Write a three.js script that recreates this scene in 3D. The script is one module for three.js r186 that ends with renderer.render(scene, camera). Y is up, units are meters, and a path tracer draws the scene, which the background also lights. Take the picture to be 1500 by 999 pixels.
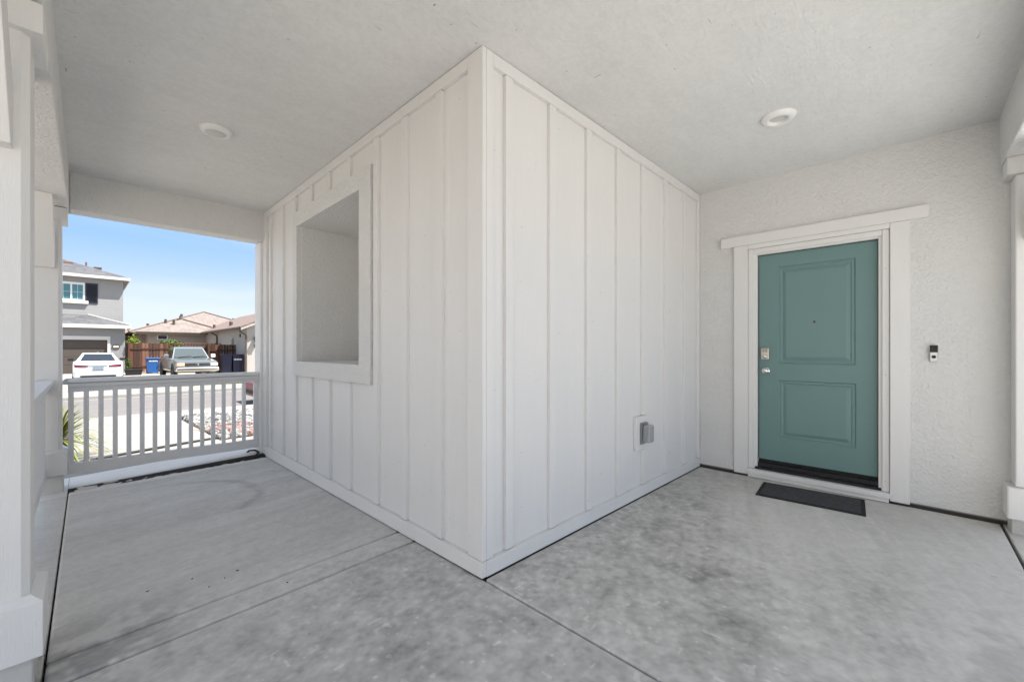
import * as THREE from 'three';
import { RoundedBoxGeometry } from 'three/addons/geometries/RoundedBoxGeometry.js';
import { ConvexGeometry } from 'three/addons/geometries/ConvexGeometry.js';
import { mergeGeometries } from 'three/addons/utils/BufferGeometryUtils.js';

// ---------------------------------------------------------------- camera, sky, sun, exposure
const scene = new THREE.Scene();
const camera = new THREE.PerspectiveCamera(79.42, 1500 / 999, 0.05, 400);
camera.position.set(0, 1.29, 0);
camera.rotation.y = -46.05 * Math.PI / 180;
camera.setViewOffset(1500, 999, 0, -12, 1500, 999);          // shift lens, verticals stay vertical
camera.updateProjectionMatrix();

const EXPOSURE = 2.38;
const sunDir = new THREE.Vector3(0.48, 1.16, 0.42).normalize();
const SUN_INTENSITY = 5.0;
const SKY = { stops: [[0, 0.395, 0.42, 0.44], [0.10, 0.27, 0.34, 0.435], [0.22, 0.108, 0.228, 0.44], [0.45, 0.115, 0.205, 0.365], [1, 0.105, 0.175, 0.315]], glow: 1.3 };   // sine of elevation, radiance

const renderer = new THREE.WebGLRenderer({ antialias: true });
renderer.toneMapping = THREE.LinearToneMapping;
renderer.toneMappingExposure = EXPOSURE;
renderer.shadowMap.enabled = true;

// ---------------------------------------------------------------- seeded random and tiling noise
let seed = 1234567;
const rnd = () => { seed |= 0; seed = (seed + 0x6D2B79F5) | 0; let t = Math.imul(seed ^ (seed >>> 15), 1 | seed); t = (t + Math.imul(t ^ (t >>> 7), 61 | t)) ^ t; return ((t ^ (t >>> 14)) >>> 0) / 4294967296; };
const rr = (a, b) => a + (b - a) * rnd();
const hash = (x, y, s) => { let h = Math.imul(x, 374761393) + Math.imul(y, 668265263) + Math.imul(s, 1274126177); h = Math.imul(h ^ (h >>> 13), 1274126177); return ((h ^ (h >>> 16)) >>> 0) / 4294967296; };
const sm = (a, b, x) => { const t = Math.min(1, Math.max(0, (x - a) / (b - a))); return t * t * (3 - 2 * t); };
const mix = (a, b, t) => a + (b - a) * t;
// value noise that repeats every px cells in x and py in y
function vn(x, y, px, py, s) {
  const xi = Math.floor(x), yi = Math.floor(y), fx = x - xi, fy = y - yi;
  const ux = fx * fx * (3 - 2 * fx), uy = fy * fy * (3 - 2 * fy);
  const m = (a, p) => ((a % p) + p) % p;
  const x0 = m(xi, px), x1 = m(xi + 1, px), y0 = m(yi, py), y1 = m(yi + 1, py);
  return mix(mix(hash(x0, y0, s), hash(x1, y0, s), ux), mix(hash(x0, y1, s), hash(x1, y1, s), ux), uy);
}
function fbm(u, v, px, py, oct, s) { let a = 0.5, t = 0, n = 0; for (let o = 0; o < oct; o++) { t += a * vn(u * px, v * py, px, py, s + o * 17); n += a; a *= 0.5; px *= 2; py *= 2; } return t / n; }

scene.background = (() => {                                   // computed clear sky with thin cirrus
  const W = 1024, H = 512, d = new Float32Array(W * H * 4);
  for (let j = 0; j < H; j++) for (let i = 0; i < W; i++) {
    const el = ((j + 0.5) / H - 0.5) * Math.PI, az = ((i + 0.5) / W - 0.5) * 2 * Math.PI;
    const y = Math.sin(el), c = Math.cos(el), x = c * Math.cos(az), z = c * Math.sin(az);
    const e = Math.max(0, y); let b = 1; while (b < SKY.stops.length - 1 && e > SKY.stops[b][0]) b++;
    const lo = SKY.stops[b - 1], hi = SKY.stops[b], f = (e - lo[0]) / (hi[0] - lo[0]);
    const cs = x * sunDir.x + y * sunDir.y + z * sunDir.z, ang = Math.acos(Math.min(1, Math.max(-1, cs)));
    const glow = SKY.glow * (0.55 * Math.exp(-ang / 0.22) + 0.35 * Math.exp(-ang / 0.6));
    const q = 1 / Math.max(0.12, e + 0.1), cu = x * q, cz = z * q;
    let cl = fbm(cu * 0.035 + 0.31, cz * 0.09 + 0.2, 8, 8, 5, 71) * 0.7 + fbm(cu * 0.02 + 0.6, cz * 0.02 + 0.1, 8, 8, 4, 33) * 0.3;
    cl = sm(0.46, 0.72, cl) * sm(0.02, 0.15, e) * 0.5;
    for (let k = 0; k < 3; k++) {
      let v = mix(lo[k + 1], hi[k + 1], f);
      v += glow * [1, 0.97, 0.9][k]; v = mix(v, 0.5, cl);
      d[(j * W + i) * 4 + k] = v;
    }
    d[(j * W + i) * 4 + 3] = 1;
  }
  const t = new THREE.DataTexture(d, W, H, THREE.RGBAFormat, THREE.FloatType);
  t.mapping = THREE.EquirectangularReflectionMapping; t.magFilter = THREE.LinearFilter; t.needsUpdate = true;
  return t;
})();
scene.environment = scene.background;

const sun = new THREE.DirectionalLight(new THREE.Color(1.0, 0.972, 0.938), SUN_INTENSITY);
sun.position.copy(sunDir).multiplyScalar(60); sun.target.position.set(2, 0, -14);
sun.position.add(sun.target.position);
sun.castShadow = true; sun.shadow.mapSize.set(4096, 4096);
Object.assign(sun.shadow.camera, { left: -45, right: 45, top: 45, bottom: -45, near: 1, far: 140 });
scene.add(sun, sun.target);

// ---------------------------------------------------------------- textures (relief, grain, wear only)
function bumpTex(n, fn) {
  const d = new Uint8Array(n * n * 4);
  for (let j = 0; j < n; j++) for (let i = 0; i < n; i++) {
    const v = Math.round(255 * Math.min(1, Math.max(0, fn(i / n, j / n)))), k = (j * n + i) * 4;
    d[k] = d[k + 1] = d[k + 2] = v; d[k + 3] = 255;
  }
  const t = new THREE.DataTexture(d, n, n); t.wrapS = t.wrapT = THREE.RepeatWrapping; t.magFilter = THREE.LinearFilter; t.minFilter = THREE.LinearMipmapLinearFilter; t.generateMipmaps = true; t.needsUpdate = true;
  return t;
}
const enc = (v) => Math.round(255 * Math.min(1, Math.max(0, v <= 0.0031308 ? v * 12.92 : 1.055 * Math.pow(v, 1 / 2.4) - 0.055)));
function colorTex(n, fn, m = n) {                              // fn returns linear rgb
  const d = new Uint8Array(n * m * 4);
  for (let j = 0; j < m; j++) for (let i = 0; i < n; i++) {
    const c = fn(i / n, j / m), k = (j * n + i) * 4;
    d[k] = enc(c[0]); d[k + 1] = enc(c[1]); d[k + 2] = enc(c[2]); d[k + 3] = 255;
  }
  const t = new THREE.DataTexture(d, n, m); t.wrapS = t.wrapT = THREE.RepeatWrapping; t.magFilter = THREE.LinearFilter; t.minFilter = THREE.LinearMipmapLinearFilter; t.generateMipmaps = true; t.colorSpace = THREE.SRGBColorSpace; t.needsUpdate = true;
  return t;
}
const rep = (t, sx, sy = sx) => { const c = t.clone(); c.repeat.set(1 / sx, 1 / sy); c.needsUpdate = true; return c; };   // tile size in metres
const grey = (v, k = 1) => [v * k, v * k, v * k];

const stuccoB = bumpTex(1024, (u, v) => {                      // knocked-down sand finish
  const w = 0.02 * (fbm(u, v, 9, 9, 2, 3) - 0.5);
  const a = fbm(u + w, v - w, 58, 52, 4, 5), b = fbm(u, v, 26, 30, 2, 9), f = fbm(u, v, 200, 200, 2, 21);
  return 0.5 * sm(0.36, 0.7, a) + 0.18 * b + 0.32 * f;
});
const trowelB = bumpTex(1024, (u, v) => {                      // ceiling: trowel skips over a fine grain
  const w = 0.03 * (fbm(u, v, 5, 5, 2, 8) - 0.5);
  const a = fbm(u + v * 1 + w, v + w, 14, 60, 4, 15), b = fbm(u, v, 60, 60, 2, 19), f = fbm(u, v, 200, 200, 2, 31);
  return 0.34 * sm(0.3, 0.75, a) + 0.26 * b + 0.4 * f;
});
const woodB = bumpTex(512, (u, v) => 0.55 * fbm(u, v, 60, 4, 3, 7) + 0.45 * fbm(u, v, 150, 12, 2, 12));
const grainB = bumpTex(512, (u, v) => 0.5 * fbm(u, v, 24, 24, 3, 2) + 0.5 * fbm(u, v, 128, 128, 2, 6));
const stuccoC = colorTex(512, (u, v) => {
  let g = 0.965 + 0.05 * (fbm(u, v, 6, 6, 4, 51) - 0.5) + 0.03 * (fbm(u, v, 90, 90, 2, 53) - 0.5);
  return [g, g * 0.995, g * 0.98];
});
const ceilC = colorTex(1024, (u, v) => {
  let g = 0.965 + 0.09 * (fbm(u, v, 5, 5, 4, 61) - 0.5) + 0.09 * (fbm(u, v, 110, 110, 2, 63) - 0.5) + 0.05 * (fbm(u + v, v, 8, 44, 3, 64) - 0.5);
  const s = vn(u * 36, v * 90, 36, 90, 67), s2 = vn(u * 52, v * 52, 52, 52, 69);
  if (s > 0.985) g *= 0.72; if (s2 > 0.992) g *= 0.45;        // scuffs and insect specks
  return [g, g * 0.996, g * 0.985];
});
const paintC = colorTex(512, (u, v) => {
  let g = 0.975 + 0.03 * (fbm(u, v, 5, 3, 4, 81) - 0.5) + 0.02 * (fbm(u, v, 70, 6, 2, 83) - 0.5);
  if (vn(u * 41, v * 41, 41, 41, 85) > 0.98) g *= 0.8;
  if (vn(u * 60, v * 60, 60, 60, 87) > 0.992) g *= 0.62;      // chips and specks of dirt
  return [g, g * 0.993, g * 0.985];
});

// porch concrete: one map over x -1 .. 5, z -6.6 .. 1.4, stains and trowel sweeps where the photo has them
const DX = -1, DZ = -6.7, DS = 8.2;
const deckC = colorTex(2048, (u, v) => {
  const x = DX + u * DS, z = DZ + v * DS;
  const left = x < 1.536, broad = fbm(u, v, 7, 7, 4, 101), mid = fbm(u, v, 26, 26, 4, 103), fine = 0.5 * fbm(u, v, 190, 190, 2, 105) + 0.5 * fbm(u, v, 520, 520, 2, 106);
  // broom and trowel streaks run across the left slab and slantwise over the right one
  const sweep = left ? fbm(u, v + 0.12 * u, 5, 40, 5, 107) : fbm(u + 0.18 * v, v + 0.3 * u, 7, 64, 5, 107), streak = left ? fbm(u, v + 0.12 * u, 14, 260, 2, 109) : fbm(u, v + 0.3 * u, 14, 220, 2, 109);
  let g = 0.585 + 0.13 * (broad - 0.5) + 0.05 * (mid - 0.5) + 0.17 * (fine - 0.5) + (left ? 0.13 : 0.10) * (sweep - 0.5) + 0.06 * (streak - 0.5);
  // worn, pitted mottling about the wall corner and along the foot of the wall
  const edge = 1.2 * (broad - 0.5) + 0.5 * (mid - 0.5) + 0.25 * (fine - 0.5);
  const w = Math.min(1, sm(1.9, 0.7, Math.hypot((x - 1.6) * 0.8, (z + 1.25) * 1.1) + edge) + 0.6 * sm(0.8, 0.1, Math.abs(z + 1.5) + 0.6 * edge) * sm(1.4, 1.7, x));
  const mott = fbm(u, v, 60, 60, 4, 111), pit = fbm(u, v, 210, 210, 2, 112);
  g += w * (0.20 * (mott - 0.5) + 0.26 * (pit - 0.5) - 0.10);
  if (w > 0.15 && vn(u * 260, v * 260, 260, 260, 113) > 0.9) g += 0.12 * w;
  // damp-looking blots on the right slab
  g -= 0.11 * sm(0.62, 0.72, fbm(u, v, 24, 20, 4, 117)) * sm(1.2, 1.8, x) * sm(3.6, 2.6, x);
  // curved rubber scuff on the left slab
  const r = Math.hypot(x - 0.35, z + 4.5), ring = Math.exp(-Math.pow((r - 0.75 - 0.15 * (mid - 0.5)) / 0.045, 2)) * sm(0.0, 0.5, x - 0.3);
  g -= 0.13 * ring * sm(0.35, 0.6, fbm(u, v, 40, 40, 2, 119));
  if (left) g += 0.13 * sm(-5.56, -5.59, z + 0.03 * (fine - 0.5));      // pale paint overspray along the far edge
  // dirt gathered by the near column
  g -= 0.24 * sm(0.6, 0.0, Math.hypot(x - 0.02, z + 2.55)) * sm(0.36, 0.58, fbm(u, v, 80, 70, 3, 121));
  if (vn(u * 120, v * 120, 120, 120, 123) > 0.995) g *= 0.5;
  return [g, g * 0.972, g * 0.915];
});
const deckB = bumpTex(1024, (u, v) => 0.4 * fbm(u + 0.2 * v, v, 6, 60, 4, 131) + 0.35 * fbm(u, v, 90, 90, 3, 133) + 0.25 * fbm(u, v, 300, 300, 1, 135));
const walkC = colorTex(1024, (u, v) => { const g = 0.93 + 0.14 * (fbm(u, v, 6, 6, 5, 141) - 0.5) + 0.1 * (fbm(u, v, 160, 160, 2, 143) - 0.5); return [g, g * 0.985, g * 0.95]; });
const asphaltC = colorTex(1024, (u, v) => { let g = 0.85 + 0.25 * (fbm(u, v, 3, 12, 4, 151) - 0.5) + 0.35 * (fbm(u, v, 220, 220, 2, 153) - 0.5); return [g, g * 0.97, g * 0.95]; });
const soilC = colorTex(1024, (u, v) => { let g = 0.8 + 0.5 * (fbm(u, v, 8, 8, 5, 161) - 0.5) + 0.5 * (fbm(u, v, 150, 150, 2, 163) - 0.5); return [g, g * 0.95, g * 0.88]; });
const shingleC = colorTex(512, (u, v) => {                     // asphalt shingle courses far across the street
  const row = Math.floor(v * 24), k = hash(Math.floor(u * 12 + (row % 2) * 0.5) % 12, row, 171), e = (v * 24) % 1;
  const g = 0.8 + 0.4 * (k - 0.5) + 0.3 * (fbm(u, v, 60, 60, 2, 173) - 0.5) - (e < 0.1 ? 0.25 : 0);
  return [g, g, g * 1.02];
});
const shingleB = bumpTex(512, (u, v) => ((v * 24) % 1) * 0.8 + 0.2 * fbm(u, v, 100, 100, 1, 175));
const tileC = colorTex(512, (u, v) => {
  const row = Math.floor(v * 16), k = hash(Math.floor(u * 16 + (row % 2) * 0.5) % 16, row, 181);
  const g = 0.87 + 0.16 * (k - 0.5) + 0.2 * (fbm(u, v, 40, 40, 2, 183) - 0.5) - ((v * 16) % 1 < 0.14 ? 0.16 : 0);
  return [g, g * mix(0.96, 1, k), g * mix(0.94, 1, k)];
});
const tileB = bumpTex(512, (u, v) => 0.6 * ((v * 16) % 1) + 0.4 * Math.abs(Math.sin(u * 16 * Math.PI)));
const fenceC = colorTex(512, (u, v) => { const g = 0.8 + 0.5 * (fbm(u, v, 40, 3, 4, 191) - 0.5) + 0.2 * (fbm(u, v, 120, 10, 2, 193) - 0.5); return [g, g * 0.92, g * 0.85]; });
const matC = colorTex(512, (u, v) => { const g = 0.6 + 0.9 * (fbm(u, v, 160, 160, 2, 195) - 0.5) + 0.5 * (fbm(u, v, 30, 30, 3, 197) - 0.5); return [g, g, g * 1.03]; });

const lin = (r, g, b) => new THREE.Color().setRGB(r, g, b);
const std = (c, o = {}) => new THREE.MeshStandardMaterial({ color: c, roughness: 0.7, ...o });
const M = {
  stucco: std(lin(0.755, 0.755, 0.75), { map: rep(stuccoC, 1.3), bumpMap: rep(stuccoB, 0.9), bumpScale: 0.0055, roughness: 0.85 }),
  ceiling: std(lin(0.75, 0.752, 0.748), { map: rep(ceilC, 2.3), bumpMap: rep(trowelB, 1.0), bumpScale: 0.0034, roughness: 0.85 }),
  siding: std(lin(0.80, 0.795, 0.785), { map: rep(paintC, 1.4), bumpMap: rep(woodB, 0.5), bumpScale: 0.0006, roughness: 0.5 }),
  trim: std(lin(0.80, 0.795, 0.785), { map: rep(paintC, 0.9), bumpMap: rep(woodB, 0.35), bumpScale: 0.0007, roughness: 0.5 }),
  trimRail: std(lin(0.78, 0.775, 0.765), { map: rep(paintC, 1.1), bumpMap: rep(grainB, 0.3), bumpScale: 0.0006, roughness: 0.55 }),
  column: std(lin(0.79, 0.785, 0.77), { map: rep(paintC, 0.7), bumpMap: rep(woodB, 0.22), bumpScale: 0.0013, roughness: 0.6 }),
  deck: std(0xffffff, { map: deckC, bumpMap: rep(deckB, 2.4), bumpScale: 0.0014, roughness: 0.75 }),
  pier: std(lin(0.62, 0.61, 0.59), { map: rep(stuccoC, 0.7), bumpMap: rep(grainB, 0.3), bumpScale: 0.003, roughness: 0.85 }),
  ledge: std(lin(0.80, 0.77, 0.725), { map: rep(walkC, 1.5), bumpMap: rep(grainB, 0.4), bumpScale: 0.003, roughness: 0.85 }),
  void: std(lin(0.02, 0.02, 0.02), { roughness: 1 }),
  filler: std(lin(0.035, 0.034, 0.032), { map: rep(soilC, 0.4), bumpMap: rep(grainB, 0.1), bumpScale: 0.008, roughness: 1 }),
  jointDirt: std(lin(0.07, 0.067, 0.062), { roughness: 1 }),
  sheath: std(lin(0.10, 0.09, 0.08), { roughness: 1 }),
  door: std(lin(0.147, 0.258, 0.250), { bumpMap: rep(woodB, 0.5), bumpScale: 0.0003, roughness: 0.42 }),
  black: std(lin(0.012, 0.012, 0.013), { roughness: 0.6 }),
  rubber: std(lin(0.014, 0.014, 0.015), { roughness: 0.9 }),
  mat: std(lin(0.095, 0.095, 0.10), { map: rep(matC, 0.5), bumpMap: rep(grainB, 0.16), bumpScale: 0.004, roughness: 1 }),
  nickel: std(lin(0.56, 0.51, 0.45), { metalness: 1, roughness: 0.35 }),
  chrome: std(lin(0.75, 0.74, 0.72), { metalness: 1, roughness: 0.16 }),
  greyPlastic: std(lin(0.24, 0.245, 0.25), { roughness: 0.5 }),
  smokePlastic: new THREE.MeshPhysicalMaterial({ color: lin(0.50, 0.51, 0.52), roughness: 0.25, transmission: 0.35, thickness: 0 }),
  lightRing: std(lin(0.82, 0.815, 0.80), { roughness: 0.4 }),
  lens: std(lin(0.58, 0.58, 0.56), { roughness: 0.35 }),
  walk: std(lin(0.585, 0.578, 0.563), { map: rep(walkC, 3), bumpMap: rep(grainB, 0.5), bumpScale: 0.002, roughness: 0.9 }),
  walkOld: std(lin(0.30, 0.288, 0.268), { map: rep(walkC, 3), bumpMap: rep(grainB, 0.5), bumpScale: 0.002, roughness: 0.9 }),
  asphalt: std(lin(0.19, 0.18, 0.173), { map: rep(asphaltC, 4), bumpMap: rep(grainB, 0.4), bumpScale: 0.004, roughness: 0.95 }),
  soil: std(lin(0.48, 0.44, 0.385), { map: rep(soilC, 2.5), bumpMap: rep(grainB, 0.6), bumpScale: 0.01, roughness: 1 }),
  bedSoil: std(lin(0.10, 0.085, 0.07), { map: rep(soilC, 2.5), roughness: 1 }),
  shingle: std(lin(0.125, 0.123, 0.124), { map: rep(shingleC, 4), bumpMap: rep(shingleB, 4), bumpScale: 0.012, roughness: 0.95 }),
  tile: std(lin(0.245, 0.205, 0.180), { map: rep(tileC, 5), bumpMap: rep(tileB, 5), bumpScale: 0.03, roughness: 0.9 }),
  tile2: std(lin(0.24, 0.175, 0.145), { map: rep(tileC, 5), bumpMap: rep(tileB, 5), bumpScale: 0.03, roughness: 0.9 }),
  lap: std(lin(0.33, 0.323, 0.316), { map: rep(stuccoC, 2), bumpMap: (() => { const t = rep(bumpTex(256, (u, v) => (v * 8) % 1), 1.5); return t; })(), bumpScale: 0.003, roughness: 0.85 }),
  greyWall: std(lin(0.295, 0.29, 0.287), { map: rep(stuccoC, 2), bumpMap: rep(stuccoB, 1), bumpScale: 0.004, roughness: 0.9 }),
  tanWall: std(lin(0.40, 0.345, 0.30), { map: rep(stuccoC, 2), roughness: 0.9 }),
  paleWall: std(lin(0.46, 0.43, 0.395), { map: rep(stuccoC, 2), bumpMap: rep(stuccoB, 1), bumpScale: 0.004, roughness: 0.9 }),
  neighbour: std(lin(0.66, 0.645, 0.62), { map: rep(stuccoC, 2), bumpMap: rep(stuccoB, 1), bumpScale: 0.004, roughness: 0.9 }),
  cream: std(lin(0.62, 0.60, 0.55), { roughness: 0.7 }),
  garageDoor: std(lin(0.078, 0.060, 0.050), { map: rep(stuccoC, 2), roughness: 0.6 }),
  shutter: std(lin(0.014, 0.018, 0.03), { roughness: 0.5 }),
  curtain: std(lin(0.16, 0.27, 0.29), { roughness: 0.9 }),
  glass: new THREE.MeshPhysicalMaterial({ color: lin(0.80, 0.92, 0.93), roughness: 0.04, transmission: 1, thickness: 0 }),
  darkGlass: std(lin(0.02, 0.025, 0.032), { roughness: 0.06 }),
  fence: [0, 1, 2, 3].map((i) => std([lin(0.17, 0.075, 0.045), lin(0.11, 0.048, 0.03), lin(0.25, 0.125, 0.08), lin(0.07, 0.034, 0.023)][i], { map: rep(fenceC, 0.6, 1.9), roughness: 0.9 })),
  gutter: std(lin(0.10, 0.075, 0.06), { roughness: 0.5 }),
  binBlue: std(lin(0.015, 0.10, 0.33), { roughness: 0.45 }),
  binNavy: std(lin(0.008, 0.012, 0.045), { roughness: 0.45 }),
  white: std(lin(0.80, 0.80, 0.79), { roughness: 0.5 }),
  carWhite: new THREE.MeshPhysicalMaterial({ color: lin(0.80, 0.80, 0.79), roughness: 0.4, clearcoat: 1, clearcoatRoughness: 0.05 }),
  carSilver: new THREE.MeshPhysicalMaterial({ color: lin(0.155, 0.172, 0.167), roughness: 0.4, metalness: 0.3, clearcoat: 1, clearcoatRoughness: 0.08 }),
  carRed: new THREE.MeshPhysicalMaterial({ color: lin(0.20, 0.005, 0.012), roughness: 0.5, clearcoat: 0.5, clearcoatRoughness: 0.2 }),
  tailRed: std(lin(0.13, 0.010, 0.02), { roughness: 0.15 }),
  amber: std(lin(0.75, 0.42, 0.30), { roughness: 0.2 }),
  clearLamp: std(lin(0.75, 0.74, 0.70), { roughness: 0.15 }),
  plate: std(lin(0.20, 0.25, 0.30), { roughness: 0.4 }),
  tyre: std(lin(0.02, 0.02, 0.02), { roughness: 0.9 }),
  rim: std(lin(0.45, 0.45, 0.45), { roughness: 0.35, metalness: 0.8 }),
  rock: std(0xffffff, { roughness: 0.95, bumpMap: rep(grainB, 0.2), bumpScale: 0.004 }),
  leaf: new THREE.MeshPhysicalMaterial({ color: lin(0.16, 0.18, 0.03), roughness: 0.6, side: THREE.DoubleSide, transmission: 0.2, thickness: 0 }),
  leafDry: std(lin(0.30, 0.20, 0.09), { roughness: 0.9, side: THREE.DoubleSide }),
  leafGreen: std(lin(0.07, 0.13, 0.02), { roughness: 0.8, side: THREE.DoubleSide }),
  grass: std(lin(0.20, 0.26, 0.03), { roughness: 0.9, side: THREE.DoubleSide }),
  bark: std(lin(0.08, 0.06, 0.045), { roughness: 1 }),
  clay: std(lin(0.20, 0.085, 0.06), { roughness: 0.8 }),
};

// ---------------------------------------------------------------- builders
const used = {};
const numbered = (n) => { used[n] = (used[n] ?? -1) + 1; return used[n] ? `${n}_${String(used[n]).padStart(3, '0')}` : n; };
function metreUV(g) {                                          // uv in metres from the dominant axis of each triangle
  g = g.index ? g.toNonIndexed() : g;
  const p = g.attributes.position, uv = new Float32Array(p.count * 2), a = new THREE.Vector3(), b = new THREE.Vector3(), c = new THREE.Vector3();
  for (let i = 0; i < p.count; i += 3) {
    a.fromBufferAttribute(p, i); b.fromBufferAttribute(p, i + 1); c.fromBufferAttribute(p, i + 2);
    const n = b.clone().sub(a).cross(c.clone().sub(a)), X = Math.abs(n.x), Y = Math.abs(n.y), Z = Math.abs(n.z);
    [a, b, c].forEach((q, k) => {
      const [u, v] = Y >= X && Y >= Z ? [q.x, q.z] : X >= Z ? [q.z, q.y] : [q.x, q.y];
      uv[(i + k) * 2] = u; uv[(i + k) * 2 + 1] = v;
    });
  }
  g.setAttribute('uv', new THREE.BufferAttribute(uv, 2));
  return g;
}
function clean(g) { g = g.index ? g.toNonIndexed() : g; for (const k of Object.keys(g.attributes)) if (!['position', 'normal', 'uv'].includes(k)) g.deleteAttribute(k); g.morphAttributes = {}; return g; }
const join = (...gs) => mergeGeometries(gs.flat().map(clean), false);
function box(x0, x1, y0, y1, z0, z1, r = 0.003, seg = 1) {
  const w = Math.abs(x1 - x0), h = Math.abs(y1 - y0), d = Math.abs(z1 - z0), R = Math.min(r, w / 2.2, h / 2.2, d / 2.2);
  const g = R > 0 ? new RoundedBoxGeometry(w, h, d, seg, R) : new THREE.BoxGeometry(w, h, d);
  g.translate((x0 + x1) / 2, (y0 + y1) / 2, (z0 + z1) / 2);
  return metreUV(g);
}
function cyl(r0, r1, h, x, y, z, n = 24) { const g = new THREE.CylinderGeometry(r0, r1, h, n); g.translate(x, y, z); return g; }
function prism(pts, t0, t1, map, bevel = 0) {                  // polygon (a,b) extruded from t0 to t1; map(a,b,t) -> xyz
  const s = new THREE.Shape(pts.map(([a, b]) => new THREE.Vector2(a, b)));
  const g = new THREE.ExtrudeGeometry(s, { depth: t1 - t0 - 2 * bevel, bevelEnabled: bevel > 0, bevelThickness: bevel, bevelSize: bevel, bevelOffset: -bevel, bevelSegments: 3, curveSegments: 6 });
  const p = g.attributes.position;
  for (let i = 0; i < p.count; i++) { const q = map(p.getX(i), p.getY(i), t0 + bevel + p.getZ(i)); p.setXYZ(i, q[0], q[1], q[2]); }
  const e = [map(1, 0, 0), map(0, 1, 0), map(0, 0, 1), map(0, 0, 0)].map((q) => new THREE.Vector3(...q));
  const det = e[0].sub(e[3]).dot(e[1].sub(e[3]).cross(e[2].sub(e[3])));
  if (det < 0) for (let i = 0; i < p.count; i += 3) { const a = [p.getX(i), p.getY(i), p.getZ(i)]; p.setXYZ(i, p.getX(i + 1), p.getY(i + 1), p.getZ(i + 1)); p.setXYZ(i + 1, ...a); }
  g.computeVertexNormals();
  return metreUV(g);
}
const hull = (pts) => metreUV(new ConvexGeometry(pts.map((p) => new THREE.Vector3(...p))));
const tube = (pts, r, n = 24, m = 8) => new THREE.TubeGeometry(new THREE.CatmullRomCurve3(pts.map((p) => new THREE.Vector3(...p)), false, 'catmullrom', 0.1), n, r, m, false);
const lathe = (pts, n = 40) => new THREE.LatheGeometry(pts.map(([r, y]) => new THREE.Vector2(r, y)), n);
function quad(a, b, c, d) { const g = new THREE.BufferGeometry(); g.setAttribute('position', new THREE.Float32BufferAttribute([...a, ...b, ...c, ...a, ...c, ...d], 3)); g.computeVertexNormals(); return metreUV(g); }
function slabOf(pts, t) {                                      // thin plate: polygon pts pushed t along its normal
  const a = new THREE.Vector3(...pts[0]), n = new THREE.Vector3(...pts[1]).sub(a).cross(new THREE.Vector3(...pts[2]).sub(a)).normalize().multiplyScalar(t);
  return hull([...pts, ...pts.map((p) => [p[0] + n.x, p[1] + n.y, p[2] + n.z])]);
}

const vis = (m) => { m.castShadow = m.receiveShadow = true; return m; };
function thing(name, label, category, base, group) {
  const o = new THREE.Group(); o.name = numbered(name); o.position.set(...base); o.userData = { label, category };
  if (group) o.userData.group = group;
  o.base = base; scene.add(o); return o;
}
function setting(name, base = [0, 0, 0]) { const o = new THREE.Group(); o.name = numbered(name); o.position.set(...base); o.userData = { kind: 'structure' }; o.base = base; scene.add(o); return o; }
function part(parent, name, geo, mat, label) {                 // geometry given in world coordinates
  const b = parent.base, m = vis(new THREE.Mesh(Array.isArray(geo) ? join(geo) : geo, mat));
  if (b[0] || b[1] || b[2]) m.geometry.translate(-b[0], -b[1], -b[2]);
  m.base = b; m.name = name; if (label) m.userData.label = label;
  parent.add(m); return m;
}
function single(name, label, category, geo, mat, base, group) {
  const m = vis(new THREE.Mesh(Array.isArray(geo) ? join(geo) : geo, mat)); m.geometry.translate(-base[0], -base[1], -base[2]);
  m.position.set(...base); m.name = numbered(name); m.userData = { label, category }; if (group) m.userData.group = group;
  scene.add(m); return m;
}

// ---------------------------------------------------------------- ground outside
const GZ = [[60, -0.16], [-6.3, -0.16], [-7.5, -0.2], [-14.5, -0.44], [-14.75, -0.44], [-14.76, -0.56], [-18.2, -0.5], [-21.7, -0.57], [-21.71, -0.45], [-24, -0.42], [-36, -0.22], [-60, -0.2], [-160, -0.2]];
const gy = (z) => { for (let i = 1; i < GZ.length; i++) if (z >= GZ[i][0]) { const [a, b] = [GZ[i - 1], GZ[i]]; return mix(b[1], a[1], (z - b[0]) / (a[0] - b[0])); } return -0.2; };
function sheet(x0, x1, z0, z1, lift, nx = 1, wob = 0) {        // strip of ground between z0 (near) and z1 (far)
  const zs = [z0, ...GZ.map((q) => q[0]).filter((z) => z < z0 && z > z1), z1], v = [], at = (i, j) => [mix(x0, x1, i / nx), gy(zs[j]) + lift, zs[j]];
  for (let j = 0; j + 1 < zs.length; j++) for (let i = 0; i < nx; i++) v.push(...at(i, j), ...at(i + 1, j), ...at(i + 1, j + 1), ...at(i, j), ...at(i + 1, j + 1), ...at(i, j + 1));
  const g = new THREE.BufferGeometry(); g.setAttribute('position', new THREE.Float32BufferAttribute(v, 3)); g.computeVertexNormals(); return metreUV(g);
}
const ground = setting('ground');
part(ground, 'soil', sheet(-150, 150, 60, -160, -0.012), M.soil);
const street = setting('street');
part(street, 'asphalt', sheet(-90, 90, -15.06, -21.40, 0), M.asphalt);
part(street, 'gutter', [sheet(-90, 90, -14.77, -15.05, 0.002), sheet(-90, 90, -21.41, -21.69, 0.002)], M.walkOld);
const curb = setting('kerb');
part(curb, 'kerb_stone', [box(-90, 90, -0.7, -0.437, -14.76, -14.58, 0.02, 2), box(-90, 90, -0.7, -0.445, -21.88, -21.70, 0.02, 2)], M.walkOld);
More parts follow.
